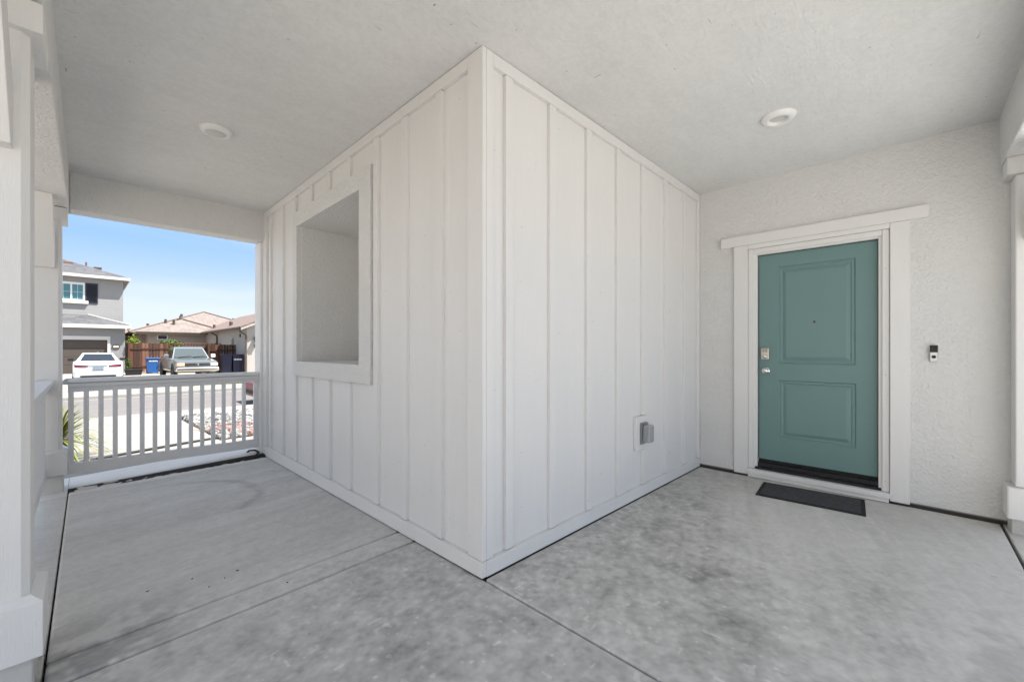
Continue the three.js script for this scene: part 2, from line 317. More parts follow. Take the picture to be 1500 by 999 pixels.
// concrete walk and drive between the porch and the street, slab by slab
const path = setting('path');
const zj = [-6.42, -7.95, -9.75, -11.3, -12.9, -14.57], xj = [-4.6, -3.1, -1.55, 0.02, 1.5];
for (let j = 0; j + 1 < zj.length; j++) for (let i = 0; i + 1 < xj.length; i++) {
  const z0 = zj[j], z1 = zj[j + 1], pts = [[z0 - 0.007, gy(z0)], [z1 + 0.007, gy(z1)], [z1 + 0.007, gy(z1) - 0.1], [z0 - 0.007, gy(z0) - 0.1]];
  const zs = GZ.map((q) => q[0]).filter((z) => z < z0 - 0.01 && z > z1 + 0.01);
  pts.splice(1, 0, ...zs.map((z) => [z, gy(z)]));
  part(path, 'slab', prism(pts, xj[i] + 0.006, xj[i + 1] - 0.006, (a, b, t) => [t, b, a]), M.walkOld);
}
const pavement = setting('pavement');
for (let i = -8; i < 12; i++) part(pavement, 'slab', sheet(i * 1.5 + 0.006, i * 1.5 + 1.494, -21.89, -23.9, 0.004), M.walkOld);
const drive = setting('driveway');
part(drive, 'slab', sheet(-3.6, -1.02, -23.91, -36.9, 0.006), M.walkOld); part(drive, 'slab', sheet(-1.0, 1.6, -23.91, -36.9, 0.006), M.walkOld);
part(drive, 'slab', sheet(6.9, 13, -23.91, -28.9, 0.006), M.walkOld);
const apron = setting('front_path');
for (let i = 0; i < 6; i++) for (let j = 0; j < 4; j++) part(apron, 'slab', box(-3.4 + i * 1.6 + 0.006, -1.8 + i * 1.6 - 0.006, -0.26, -0.145, 1.26 + j * 1.6, 2.84 + j * 1.6, 0.008), M.walk);

// ---------------------------------------------------------------- porch floor
const XC = 1.536, ZC = -1.709, XW = 4.69, ZE = -5.79, CEIL = 2.992;
const dip = (x, z) => x < 1.556 ? -0.014 * Math.max(0, 1.536 - x) - 0.0095 * Math.max(0, -1.7 - z) : 0;
function tilt(g) { const p = g.attributes.position; for (let i = 0; i < p.count; i++) p.setY(i, p.getY(i) + dip(p.getX(i), p.getZ(i))); return g; }
function deckUV(g) { const p = g.attributes.position, uv = g.attributes.uv; for (let i = 0; i < p.count; i++) uv.setXY(i, (p.getX(i) - DX) / DS, (p.getZ(i) - DZ) / DS); return g; }
const floor = setting('porch_floor');
const floorSlab = (x0, x1, z0, z1, top = 0, r = 0.006, m = M.deck) => {
  const parts = [], n = Math.max(1, Math.ceil((z0 - z1) / 0.6));
  return part(floor, 'slab', deckUV(tilt(box(x0, x1, top - 0.13, top, z1, z0, r, 2))), m);
};
floorSlab(-0.119, 1.553, 0.494, -2.401, 0, 0.016); floorSlab(-0.119, 1.553, -2.419, -2.609, 0, 0.016); floorSlab(-0.119, 1.553, -2.627, -5.70, 0, 0.016);
{ const g = floorSlab(1.558, 4.681, 0.494, -1.7075, 0, 0.010).geometry.attributes.position; for (let i = 0; i < g.count; i++) if (g.getZ(i) < -1.6) g.setZ(i, g.getZ(i) + 0.0203 * (g.getX(i) - XC)); }
floorSlab(-0.62, -0.128, 1.2, -2.70, -0.004); floorSlab(-0.62, -0.126, -2.715, -6.4, -0.004);
floorSlab(-0.12, 1.53, 1.2, 0.512, -0.003); floorSlab(1.543, 4.9, 1.2, 0.512, -0.003);
part(floor, 'footing', tilt(box(-0.66, 4.95, -0.3, -0.034, -5.69, 1.16, 0)), M.jointDirt);
part(floor, 'joint_filler', tilt(hull([[-0.126, -0.2, -5.69], [1.56, -0.2, -5.69], [-0.126, -0.2, -5.865], [1.56, -0.2, -5.79], [-0.126, -0.012, -5.702], [1.56, -0.012, -5.702], [-0.126, -0.004, -5.865], [1.56, -0.004, -5.79]])), M.filler, 'dark fibre strip in the joint between the deck and the ledge');
part(floor, 'ledge', tilt(hull([[-0.124, -0.25, -5.866], [1.56, -0.25, -5.791], [-0.124, -0.25, -6.4], [1.56, -0.25, -6.4], [-0.124, -0.004, -5.872], [1.56, -0.004, -5.797], [-0.124, -0.004, -6.4], [1.56, -0.004, -6.4]])), M.ledge, 'pale paint splashed ledge under the far railing');
// dried paint and mortar drips along the groove at the deck's far edge
const drips = [];
for (let i = 0; i < 90; i++) { const g = new THREE.IcosahedronGeometry(1, 1), x = -0.1 + 1.6 * rnd(), s = rr(0.008, 0.036), far = rnd() < 0.25; g.scale(s * rr(1, 2.6), rr(0.004, 0.010), s * rr(0.6, 1.2)); g.translate(x, dip(x, -5.7) - 0.005, far ? rr(-5.84, -5.75) : -5.712 + rr(-0.035, 0.008)); drips.push(g); }
const dr = part(floor, 'paint_drip', drips, M.ledge); dr.userData.kind = 'stuff';

// ---------------------------------------------------------------- board and batten wall block
const siding = thing('siding_wall', 'white board and batten wall block whose corner juts into the middle of the porch', 'wall', [XC, 0, ZC]);
const xs = XC + 0.028, zs = ZC - 0.028;                        // faces of the boards
const bL = [-2.101, -2.507, -2.915, -3.382, -3.806, -4.232, -4.678, -5.094, -5.536];      // near edges of the battens, left face
const bR = [1.721, 2.129, 2.552, 2.970, 3.387, 3.842, 4.278];                              // left edges of the battens, right face
const BW = 0.064, HOLE = { z0: -3.185, z1: -4.604, y0: 1.16, y1: 2.58 };
const TOP = 2.915, BOT = 0.05;
const turnR = (g) => { g.translate(-XC, 0, -ZC); g.rotateY(-0.0203); g.translate(XC, 0, ZC); return g; };   // the right face meets the corner at a little over a right angle
{
  const seams = [ZC - 0.03, ...bL.map((z) => z - BW / 2), ZE];
  for (let i = 0; i + 1 < seams.length; i++) {
    let a = seams[i] - 0.001, b = seams[i + 1] + 0.001;
    const piece = (p, q, y0, y1) => part(siding, 'siding_board', box(xs, xs + 0.02, y0, y1, q, p, 0.0015), M.siding);
    const cuts = [a, ...[-2.984, -2.998, HOLE.z0, HOLE.z1].filter((z) => z < a && z > b), b];
    for (let k = 0; k + 1 < cuts.length; k++) {
      const p = cuts[k], q = cuts[k + 1], m = (p + q) / 2;
      if (m < -2.984 && m > -2.998) { piece(p, q, BOT, 1.02); piece(p, q, 2.735, CEIL - 0.03); }       // open crack beside the niche surround
      else if (m < HOLE.z0 && m > HOLE.z1) { piece(p, q, BOT, HOLE.y0 - 0.01); piece(p, q, HOLE.y1 + 0.01, CEIL - 0.03); }
      else piece(p, q, BOT, CEIL - 0.03);
    }
  }
  const sr = [XC + 0.03, ...bR.map((x) => x + BW / 2), XW + 0.02];
  for (let i = 0; i + 1 < sr.length; i++) part(siding, 'siding_board', turnR(box(sr[i] + 0.001, sr[i + 1] - 0.001, BOT, CEIL - 0.03, zs - 0.02, zs, 0.0015)), M.siding);
  for (const z of bL) {
    const over = z < -2.99 && z - BW > -4.76;
    const bt = (y0, y1) => part(siding, 'batten', box(XC + 0.003, xs + 0.004, y0, y1, z - BW, z, 0.003), M.trim);
    if (over) { bt(0.102, 1.004); bt(2.738, TOP - 0.002); } else bt(0.102, TOP - 0.002);
  }
  for (const x of bR) {
    const bt = (y0, y1) => part(siding, 'batten', turnR(box(x, x + BW, y0, y1, zs - 0.004, ZC - 0.003, 0.003)), M.trim);
    if (Math.abs(x - 3.387) < 0.01) { bt(0.102, 0.408); bt(0.712, TOP - 0.002); } else bt(0.102, TOP - 0.002);
  }
  part(siding, 'corner_trim', box(XC, XC + 0.030, 0.099, CEIL - 0.003, ZC - 0.132, ZC, 0.003), M.trim);
  part(siding, 'corner_trim', turnR(box(XC + 0.031, XC + 0.085, 0.099, CEIL - 0.003, zs - 0.002, ZC, 0.003)), M.trim);
  part(siding, 'corner_trim', box(XC - 0.001, XC + 0.030, 0.099, CEIL - 0.003, ZE - 0.03, ZE + 0.105, 0.003), M.trim);
  part(siding, 'corner_trim', turnR(box(XW - 0.045, XW - 0.004, 0.099, CEIL - 0.003, zs, ZC, 0.003)), M.trim);
  part(siding, 'frieze_board', box(XC, XC + 0.030, TOP, CEIL - 0.004, ZE + 0.106, ZC - 0.133, 0.003), M.trim);
  part(siding, 'frieze_board', turnR(box(XC + 0.086, XW - 0.046, TOP, CEIL - 0.004, zs + 0.001, ZC, 0.003)), M.trim);
  const sk = box(XC - 0.004, XC + 0.027, 0.007, 0.097, ZE - 0.03, ZC + 0.0005, 0.003), p = sk.attributes.position;       // skirt follows the fall of the deck
  for (let i = 0; i < p.count; i++) if (p.getY(i) < 0.05) p.setY(i, p.getY(i) + dip(XC - 0.001, p.getZ(i)));
  part(siding, 'skirt_board', sk, M.trim);
  part(siding, 'skirt_board', turnR(box(XC + 0.0275, XW - 0.01, 0.007, 0.097, zs, ZC + 0.004, 0.003)), M.trim);
  // sheathing and foundation behind the boards
  const A = 0.024, f = (x0, x1, y0, y1, z0, z1) => box(x0, x1, y0, y1, z0, z1, 0);
  part(siding, 'sheathing', [
    f(xs + A, xs + 0.12, -0.05, HOLE.y0 - 0.06, ZE - 0.02, zs - A), f(xs + A, xs + 0.12, HOLE.y1 + 0.06, CEIL - 0.01, ZE - 0.02, zs - A),
    f(xs + A, xs + 0.12, HOLE.y0 - 0.06, HOLE.y1 + 0.06, HOLE.z0 + 0.06, zs - A), f(xs + A, xs + 0.12, HOLE.y0 - 0.06, HOLE.y1 + 0.06, ZE - 0.02, HOLE.z1 - 0.06),
    turnR(f(xs + 0.121, XW + 0.2, -0.05, CEIL - 0.01, zs - 0.12, zs - A))], M.sheath);
  // pilaster board that carries the far beam and the railing, and the wall's outer return
  part(siding, 'pilaster', box(XC - 0.03, XC + 0.02, -0.04, 2.63, ZE - 0.27, ZE - 0.032, 0.004), M.trim);
  part(siding, 'return_wall', box(XC + 0.021, XW + 3, -0.2, CEIL, ZE - 0.16, ZE - 0.035, 0.004), M.siding);
  // niche: stucco surround and deep stucco reveal
  const sh = new THREE.Shape([[-2.998, 1.012], [-4.712, 1.012], [-4.712, 2.728], [-2.998, 2.728]].map(([a, b]) => new THREE.Vector2(a, b)));
  sh.holes.push(new THREE.Path([[HOLE.z0, HOLE.y0 + 0.004], [HOLE.z0, HOLE.y1 - 0.004], [HOLE.z1, HOLE.y1 - 0.004], [HOLE.z1, HOLE.y0 + 0.004]].map(([a, b]) => new THREE.Vector2(a, b))));
  const fr = new THREE.ExtrudeGeometry(sh, { depth: 0.034, bevelEnabled: true, bevelThickness: 0.006, bevelSize: 0.006, bevelOffset: -0.006, bevelSegments: 3 });
  const q = fr.attributes.position;
  for (let i = 0; i < q.count; i++) q.setXYZ(i, 1.521 + 0.006 + (0.034 - q.getZ(i)), q.getY(i), q.getX(i));
  fr.computeVertexNormals();
  part(siding, 'niche_surround', metreUV(fr), M.stucco, 'textured white stucco frame round the wall niche');
  const nx = 2.2, X0 = 1.548, T = 0.05;
  const niche = part(siding, 'niche', [box(X0, nx, HOLE.y0 - T, HOLE.y0 + 0.002, HOLE.z1 - T, HOLE.z0 + T, 0), box(X0, nx, HOLE.y1 - 0.002, HOLE.y1 + T, HOLE.z1 - T, HOLE.z0 + T, 0),
    box(X0, nx, HOLE.y0, HOLE.y1, HOLE.z1 - T, HOLE.z1 - 0.002, 0), box(X0, nx, HOLE.y0, HOLE.y1, HOLE.z0 + 0.002, HOLE.z0 + T, 0)], M.stucco, 'stucco lined reveal inside the niche');
  part(niche, 'niche_back', box(nx - 0.001, nx + 0.06, HOLE.y0 - T, HOLE.y1 + T, HOLE.z1 - T, HOLE.z0 + T, 0), M.trim);
}

// ---------------------------------------------------------------- door wall, ceiling, beams, roof, rest of the house
const D = { z0: -0.09, z1: -1.165, y1: 2.30 };                 // door opening in the wall
const wall = thing('stucco_wall', 'white stucco wall with the teal front door set in it', 'wall', [XW, 0, -0.6]);
{
  const sh = new THREE.Shape([[-1.78, 0.035], [D.z1, 0.035], [D.z1, D.y1], [D.z0, D.y1], [D.z0, 0.035], [0.82, 0.035], [0.82, 3.05], [-1.78, 3.05]].map(([a, b]) => new THREE.Vector2(a, b)));
  const g = new THREE.ExtrudeGeometry(sh, { depth: 0.2, bevelEnabled: false }), p = g.attributes.position;
  for (let i = 0; i < p.count; i++) p.setXYZ(i, XW + 0.2 - p.getZ(i), p.getY(i), p.getX(i));
  g.computeVertexNormals();
  part(wall, 'wall_face', metreUV(g), M.stucco);
}
part(wall, 'foundation', [box(XW + 0.03, XW + 0.2, -0.12, 0.034, D.z0, 0.80, 0), box(XW + 0.03, XW + 0.2, -0.12, 0.034, -1.8, D.z1, 0)], M.sheath);
part(wall, 'weep_screed', [box(XW - 0.004, XW + 0.03, 0.026, 0.0345, D.z0 + 0.03, 0.82, 0), box(XW - 0.004, XW + 0.03, 0.026, 0.0345, -1.71, D.z1 - 0.03, 0)], M.greyPlastic);
part(wall, 'side_wall', [box(XW + 0.2, 11, -0.2, 3.05, 0.62, 0.82, 0.004), box(11, 11.2, -0.2, 3.05, -5.9, 0.82, 0.004), box(7.7, 11, -0.2, 3.05, -5.95, -5.8, 0.004)], M.stucco);

const ceiling = setting('porch_ceiling');
part(ceiling, 'ceiling_plaster', box(-0.40, XW + 0.1, CEIL, 3.10, -5.95, 0.78, 0), M.ceiling);
const BB = 2.635;                                              // underside of the beams
single('porch_beam', 'long white stucco beam overhead along the left row of columns', 'beam', box(-0.43, -0.117, BB, 3.09, -6.05, 0.80, 0.012, 2), M.stucco, [-0.27, BB, -2.6]);
single('porch_beam', 'white stucco beam spanning over the gap with the view of the street', 'beam', box(-0.1168, XC + 0.02, BB, 3.08, -6.02, -5.79, 0.012, 2), M.stucco, [0.7, BB, -5.9]);
single('porch_beam', 'white stucco beam at the upper right edge above the pilaster', 'beam', box(-0.1168, XW + 0.15, BB, 3.085, 0.492, 0.80, 0.012, 2), M.stucco, [2.2, BB, 0.65]);
const roof = thing('house_roof', 'grey shingled hip roof over the porch', 'roof', [3, 3.1, -2.5]);
part(roof, 'roof_plane', hull([[-0.98, 3.30, -6.2], [-0.98, 3.30, 2.05], [11.8, 3.30, -6.2], [11.8, 3.30, 2.05], [2.8, 4.8, -2.4], [8, 4.8, -2.4]]), M.shingle);
part(roof, 'soffit', box(-0.95, 11.77, 3.102, 3.299, -6.17, 2.02, 0.006), M.trim);

// ---------------------------------------------------------------- front door
{
  const d = thing('front_door', 'teal two panel front door with white casing and a wide header board', 'door', [XW, 0, -0.63]);
  const xf = XW - 0.026;                                       // front of the casing
  part(d, 'casing', box(xf, XW + 0.02, 0.02, 2.345, -1.297, -1.168, 0.004), M.trim);
  part(d, 'casing', box(xf, XW + 0.02, 0.02, 2.345, -0.104, 0.016, 0.004), M.trim);
  part(d, 'casing', box(xf - 0.008, XW + 0.02, 2.346, 2.448, -1.42, 0.127, 0.004), M.trim, 'header board wider than the door frame');
  part(d, 'casing', box(xf, XW + 0.02, 2.302, 2.3455, -1.167, -0.105, 0.003), M.trim);
  const brick = (z0, z1, y0, y1) => box(XW - 0.008, XW + 0.08, y0, y1, z0, z1, 0.006, 2);
  part(d, 'door_frame', [brick(-1.166, -1.118, 0.088, 2.30), brick(-0.154, -0.106, 0.088, 2.30), box(XW - 0.008, XW + 0.08, 2.253, 2.30, -1.117, -0.155, 0.006, 2),
    box(XW + 0.012, XW + 0.16, 0.088, 2.26, -1.121, -1.092, 0.004), box(XW + 0.012, XW + 0.16, 0.088, 2.26, -0.178, -0.150, 0.004), box(XW + 0.012, XW + 0.16, 2.238, 2.262, -1.091, -0.179, 0.004)], M.trim);
  part(d, 'weatherstrip', [box(XW + 0.052, XW + 0.058, 0.19, 2.237, -1.0915, -1.0865, 0), box(XW + 0.052, XW + 0.058, 0.19, 2.237, -0.1835, -0.1785, 0), box(XW + 0.052, XW + 0.058, 2.2325, 2.2375, -1.0865, -0.1835, 0)], M.black);
  part(d, 'sill', [box(XW - 0.055, XW + 0.05, 0.042, 0.085, -1.175, -0.10, 0.006, 2), box(XW - 0.035, XW + 0.05, 0.004, 0.041, -1.165, -0.11, 0.004)], M.trim);
  part(d, 'threshold', [box(XW + 0.0, XW + 0.2, 0.0855, 0.108, -1.11, -0.16, 0.003), box(XW + 0.040, XW + 0.2, 0.1085, 0.150, -1.095, -0.175, 0.004)], M.black);
  // leaf: stiles and rails round two raised panels with stepped mouldings
  const x0 = XW + 0.06, xb = XW + 0.105, z0 = -1.086, z1 = -0.184, y0 = 0.185, y1 = 2.232;
  const P = [[-0.923, -0.330, 1.146, 2.106], [-0.918, -0.326, 0.408, 0.985]];
  const ds = new THREE.Shape([[z0, y0], [z1, y0], [z1, y1], [z0, y1]].map(([a, b]) => new THREE.Vector2(a, b)));
  for (const [za, zb, ya, yb] of P) ds.holes.push(new THREE.Path([[za, ya], [za, yb], [zb, yb], [zb, ya]].map(([a, b]) => new THREE.Vector2(a, b))));
  const dg = new THREE.ExtrudeGeometry(ds, { depth: xb - x0, bevelEnabled: false }), dp = dg.attributes.position;
  for (let i = 0; i < dp.count; i++) dp.setXYZ(i, xb - dp.getZ(i), dp.getY(i), dp.getX(i));
  dg.computeVertexNormals();
  const leaf = part(d, 'door_leaf', metreUV(dg), M.door);
  const ring = (za, zb, ya, yb, xa, w, xo) => {                 // sloping moulding ring from outer edge at depth xa to inner edge at depth xo
    const o = [[za, ya], [zb, ya], [zb, yb], [za, yb]], n = [[za + w, ya + w], [zb - w, ya + w], [zb - w, yb - w], [za + w, yb - w]];
    return o.map((_, i) => { const k = (i + 1) % 4; return quad([xa, o[i][1], o[i][0]], [xa, o[k][1], o[k][0]], [xo, n[k][1], n[k][0]], [xo, n[i][1], n[i][0]]); });
  };
  for (const [za, zb, ya, yb] of P) {
    const g = [...ring(za, zb, ya, yb, x0, 0.010, x0 + 0.011), ...ring(za + 0.010, zb - 0.010, ya + 0.010, yb - 0.010, x0 + 0.011, 0.016, x0 + 0.009),
      ...ring(za + 0.026, zb - 0.026, ya + 0.026, yb - 0.026, x0 + 0.009, 0.012, x0 + 0.015), ...ring(za + 0.038, zb - 0.038, ya + 0.038, yb - 0.038, x0 + 0.015, 0.03, x0 + 0.005),
      quad([x0 + 0.005, ya + 0.068, za + 0.068], [x0 + 0.005, ya + 0.068, zb - 0.068], [x0 + 0.005, yb - 0.068, zb - 0.068], [x0 + 0.005, yb - 0.068, za + 0.068])];
    part(leaf, 'door_panel', g, M.door);
    part(leaf, 'panel_back', box(x0 + 0.02, xb - 0.003, ya - 0.002, yb + 0.002, za - 0.002, zb + 0.002, 0), M.door);
  }
  part(leaf, 'door_sweep', box(x0 + 0.003, xb, 0.152, 0.184, z0, z1, 0.002), M.rubber);
  // hardware
  const turnX = (g, x, y, z) => { g.rotateZ(Math.PI / 2); g.translate(x, y, z); return g; };     // lathe axis +y becomes -x
  part(leaf, 'deadbolt', [box(x0 - 0.022, x0 - 0.0005, 1.185, 1.302, -1.066, -0.994, 0.008, 3)], M.nickel, 'satin keypad deadbolt');
  part(leaf, 'keypad', [0, 1, 2, 3].map((i) => box(x0 - 0.0255, x0 - 0.021, 1.262 + (i >> 1) * 0.017, 1.274 + (i >> 1) * 0.017, -1.052 + (i & 1) * 0.024, -1.032 + (i & 1) * 0.024, 0.002)), M.greyPlastic);
  part(leaf, 'keyhole', turnX(lathe([[0, 0], [0.021, 0], [0.021, 0.012], [0.014, 0.02], [0, 0.02]], 24), x0 - 0.02, 1.218, -1.030), M.chrome);
  part(leaf, 'knob', turnX(lathe([[0, 0], [0.032, 0], [0.033, 0.006], [0.022, 0.012], [0.012, 0.016], [0.012, 0.032], [0.022, 0.040], [0.029, 0.052], [0.027, 0.064], [0.014, 0.071], [0, 0.072]], 32), x0, 1.075, -1.022), M.chrome);
  part(leaf, 'peephole', turnX(lathe([[0, 0], [0.011, 0], [0.011, 0.004], [0.006, 0.006], [0, 0.004]], 20), x0 + 0.005, 1.548, -0.630), M.gutter);
}

// ---------------------------------------------------------------- columns with caps, bases and knee braces
function column(label, cx, cz, deckY) {
  const c = thing('porch_column', label, 'column', [cx, deckY, cz], 'white porch columns'), s = 0.118, b = 0.155;
  part(c, 'plinth', box(cx - 0.128, cx + 0.128, deckY - 0.02, 0.098, cz - 0.128, cz + 0.128, 0.008, 2), M.pier, 'rough concrete plinth');
  part(c, 'base_block', [box(cx - b, cx + b, 0.099, 0.315, cz - b, cz + b, 0.004), hull([[cx - b + .002, .314, cz - b + .002], [cx + b - .002, .314, cz - b + .002], [cx - b + .002, .314, cz + b - .002], [cx + b - .002, .314, cz + b - .002], ...[[-1, -1], [1, -1], [-1, 1], [1, 1]].map(([i, j]) => [cx + i * (s + .004), .336, cz + j * (s + .004)])])], M.column);
  const k = 0.022, poly = [[-s + k, -s], [s - k, -s], [s, -s + k], [s, s - k], [s - k, s], [-s + k, s], [-s, s - k], [-s, -s + k]];
  part(c, 'shaft', prism(poly, 0.335, 2.512, (a, e, t) => [cx + a, t, cz + e]), M.column);
  part(c, 'cap', box(cx - b, cx + b, 2.512, 2.628, cz - b, cz + b, 0.004), M.column);
  for (const d of [1, -1]) part(c, 'knee_brace', prism([[s - 0.01, 2.05], [s + 0.075, 2.05], [s + 0.47, 2.633], [s + 0.27, 2.633], [s - 0.01, 2.25]], cx - 0.078, cx + 0.078, (a, e, t) => [t, e, cz + d * a], 0.004), M.column);
  return c;
}
column('white square porch column cropped by the left edge of the photo, nearest the camera', -0.272, -2.575, -0.03);
column('white square porch column at the left end of the far railing', -0.283, -5.905, -0.065);
column('white square porch column at the outer corner behind the camera', -0.272, 0.655, -0.03);
{
  const c = thing('porch_pilaster', 'white half column against the stucco wall at the right edge', 'column', [XW, 0, 0.65]), zc = 0.657;
  part(c, 'plinth', box(4.518, XW - 0.001, -0.02, 0.098, zc - 0.128, zc + 0.128, 0.008, 2), M.pier, 'rough concrete plinth');
  part(c, 'base_block', [box(4.488, XW - 0.001, 0.099, 0.322, zc - 0.153, zc + 0.153, 0.012, 2)], M.column);
  part(c, 'shaft', box(4.522, XW - 0.001, 0.323, 2.512, zc - 0.112, zc + 0.112, 0.01, 2), M.column);
  part(c, 'cap', box(4.488, XW - 0.001, 2.513, 2.634, zc - 0.153, zc + 0.153, 0.006), M.column);
  part(c, 'knee_brace', prism([[0, 2.05], [0.085, 2.05], [0.48, 2.634], [0.28, 2.634], [0, 2.25]], zc - 0.07, zc + 0.07, (a, e, t) => [4.523 - a, e, t], 0.004), M.column);
}

// ---------------------------------------------------------------- railings
{
  const r = thing('porch_railing', 'white baluster railing across the far end with the street behind it', 'railing', [0.7, 0, -5.93]), z = -5.93;
  const slope = (y0, y1, yr0, yr1, t0, t1, xa = -0.128, xb = 1.505) => prism([[xa, y0], [xb, yr0], [xb, yr1], [xa, y1]], t0, t1, (a, e, t) => [a, e, t], 0.004);
  part(r, 'handrail', slope(0.963, 1.001, 0.965, 1.003, z - 0.07, z + 0.07), M.trimRail);
  part(r, 'top_rail', [slope(0.868, 0.962, 0.876, 0.964, z - 0.02, z + 0.02), slope(0.918, 0.957, 0.922, 0.959, z + 0.021, z + 0.044)], M.trimRail);
  part(r, 'bottom_rail', slope(0.066, 0.168, 0.050, 0.158, z - 0.022, z + 0.022), M.trimRail);
  for (let i = 0; i < 16; i++) { const x = -0.107 + i * 0.1043 + (i === 15 ? 0.02 : 0); part(r, 'baluster', box(x - 0.019, x + 0.019, 0.155, 0.872, z - 0.019, z + 0.019, 0.003), M.trimRail); }
}
{
  const r = thing('porch_railing', 'white baluster railing along the left side between the two columns', 'railing', [-0.28, 0, -4.24]), x = -0.283, za = -5.79, zb = -2.70;
  part(r, 'handrail', box(x - 0.07, x + 0.07, 0.955, 0.995, za, zb, 0.005), M.trimRail);
  part(r, 'top_rail', [box(x - 0.02, x + 0.02, 0.868, 0.954, za, zb, 0.004), box(x + 0.02, x + 0.044, 0.912, 0.954, za, zb, 0.003)], M.trimRail);
  part(r, 'bottom_rail', box(x - 0.022, x + 0.022, 0.085, 0.18, za - 0.02, zb, 0.004), M.trimRail);
  for (let z = za + 0.10; z < zb - 0.03; z += 0.1043) part(r, 'baluster', box(x - 0.019, x + 0.019, 0.178, 0.87, z - 0.019, z + 0.019, 0.003), M.trimRail);
}

// ---------------------------------------------------------------- small things on the porch
function ceilingLight(label, x, z, deep) {
  const t = thing('ceiling_light', label, 'ceiling light', [x, CEIL, z], 'round lights in the porch ceiling');
  const pr = deep ? [[0.060, -0.004], [0.064, -0.024], [0.072, -0.030], [0.094, -0.026], [0.108, -0.012], [0.111, 0]] : [[0.066, -0.026], [0.072, -0.031], [0.090, -0.028], [0.103, -0.016], [0.108, 0]];
  const g = lathe(pr.map(([r, y]) => [r, y]), 48); g.translate(x, CEIL - 0.0005, z); part(t, 'trim_ring', g, M.lightRing);
  const l = lathe(deep ? [[0, -0.008], [0.0615, -0.008]] : [[0, -0.040], [0.03, -0.039], [0.055, -0.034], [0.0665, -0.026]], 40); l.translate(x, CEIL - 0.0005, z); part(t, 'lens', l, M.lens);
  t.traverse((o) => { if (o.isMesh) { o.material = o.material.clone(); o.material.side = THREE.DoubleSide; } });
}
ceilingLight('round white ceiling light above the left part of the porch, near the street end', 0.70, -3.87, false);
ceilingLight('round white ceiling light above the front door, with a recessed grey lens', 3.52, -0.68, true);
{
  const t = thing('doormat', 'black ribbed doormat on the concrete before the teal door', 'doormat', [4.36, 0, -0.615]); t.rotation.y = 0.075;
  const w = 0.225, l = 0.372, loc = (g) => { g.translate(4.36, 0, -0.615); return g; };
  part(t, 'rubber_border', loc(box(-w, w, 0.001, 0.008, -l, l, 0.003)), M.rubber);
  part(t, 'carpet', loc(box(-w + 0.028, w - 0.028, 0.006, 0.013, -l + 0.028, l - 0.028, 0.003)), M.mat);
}
{
  const t = thing('doorbell', 'small black and silver video doorbell on the stucco right of the door', 'doorbell', [XW, 1.255, 0.152]);
  const b = part(t, 'body', box(XW - 0.026, XW - 0.001, 1.19, 1.322, 0.128, 0.176, 0.007, 3), M.nickel);
  part(t, 'camera_face', box(XW - 0.029, XW - 0.02, 1.265, 1.320, 0.130, 0.174, 0.006, 3), M.black);
  part(t, 'silver_face', box(XW - 0.0285, XW - 0.02, 1.193, 1.262, 0.131, 0.173, 0.006, 3), M.lightRing);
  part(t, 'button', (() => { const g = lathe([[0, 0.005], [0.011, 0.004], [0.013, 0]], 24); g.rotateZ(Math.PI / 2); g.translate(XW - 0.0285, 1.229, 0.152); return g; })(), M.black);
}
{
  const z = ZC, q = (x0, x1, y0, y1, z0, z1, rad, sg = 1) => turnR(box(x0 - 0.076, x1 - 0.076, y0 + 0.012, y1 + 0.012, z0, z1, rad, sg)), t = thing('outlet_box', 'grey weatherproof outlet cover low on the board and batten wall', 'outlet', [3.385, 0.56, z + 0.037]);
  part(t, 'mounting_block', q(3.345, 3.545, 0.402, 0.694, zs + 0.0005, z + 0.004, 0.004), M.trim);
  part(t, 'back_plate', q(3.405, 3.515, 0.452, 0.640, z + 0.0045, z + 0.022, 0.008, 3), M.greyPlastic);
  part(t, 'cover', q(3.412, 3.508, 0.470, 0.622, z + 0.0225, z + 0.088, 0.016, 3), M.smokePlastic);
  part(t, 'hinge', q(3.42, 3.50, 0.624, 0.637, z + 0.020, z + 0.036, 0.004, 2), M.greyPlastic);
  part(t, 'receptacle', q(3.432, 3.488, 0.49, 0.60, z + 0.0225, z + 0.04, 0.004), M.greyPlastic);
}
{
  const ca = [[1.36, -0.10, -6.05], [1.42, 0.01, -5.98], [1.47, 0.022, -5.9], [1.49, 0.0, -5.82], [1.44, -0.022, -5.79], [1.40, -0.035, -5.78]].map((p) => [p[0], p[1] + 0.0, p[2]]);
  single('cable', 'short black cable curling out by the wall corner under the far railing', 'cable', tube(ca, 0.012, 30), M.black, [1.45, -0.02, -5.9]);
  single('debris', 'few dried leaf crumbs beside the deck joint', 'debris', [[0.42, -2.95], [0.55, -2.82], [0.62, -2.86], [0.47, -2.78], [0.78, -2.50], [0.23, -2.98]].map(([x, z], i) => { const g = new THREE.IcosahedronGeometry(1, 0); g.scale(0.006 + 0.002 * (i % 3), 0.003, 0.003); g.rotateY(i * 1.3); g.translate(x, dip(x, z) + 0.004, z); return g; }), M.bark, [0.5, -0.02, -2.8]);
}

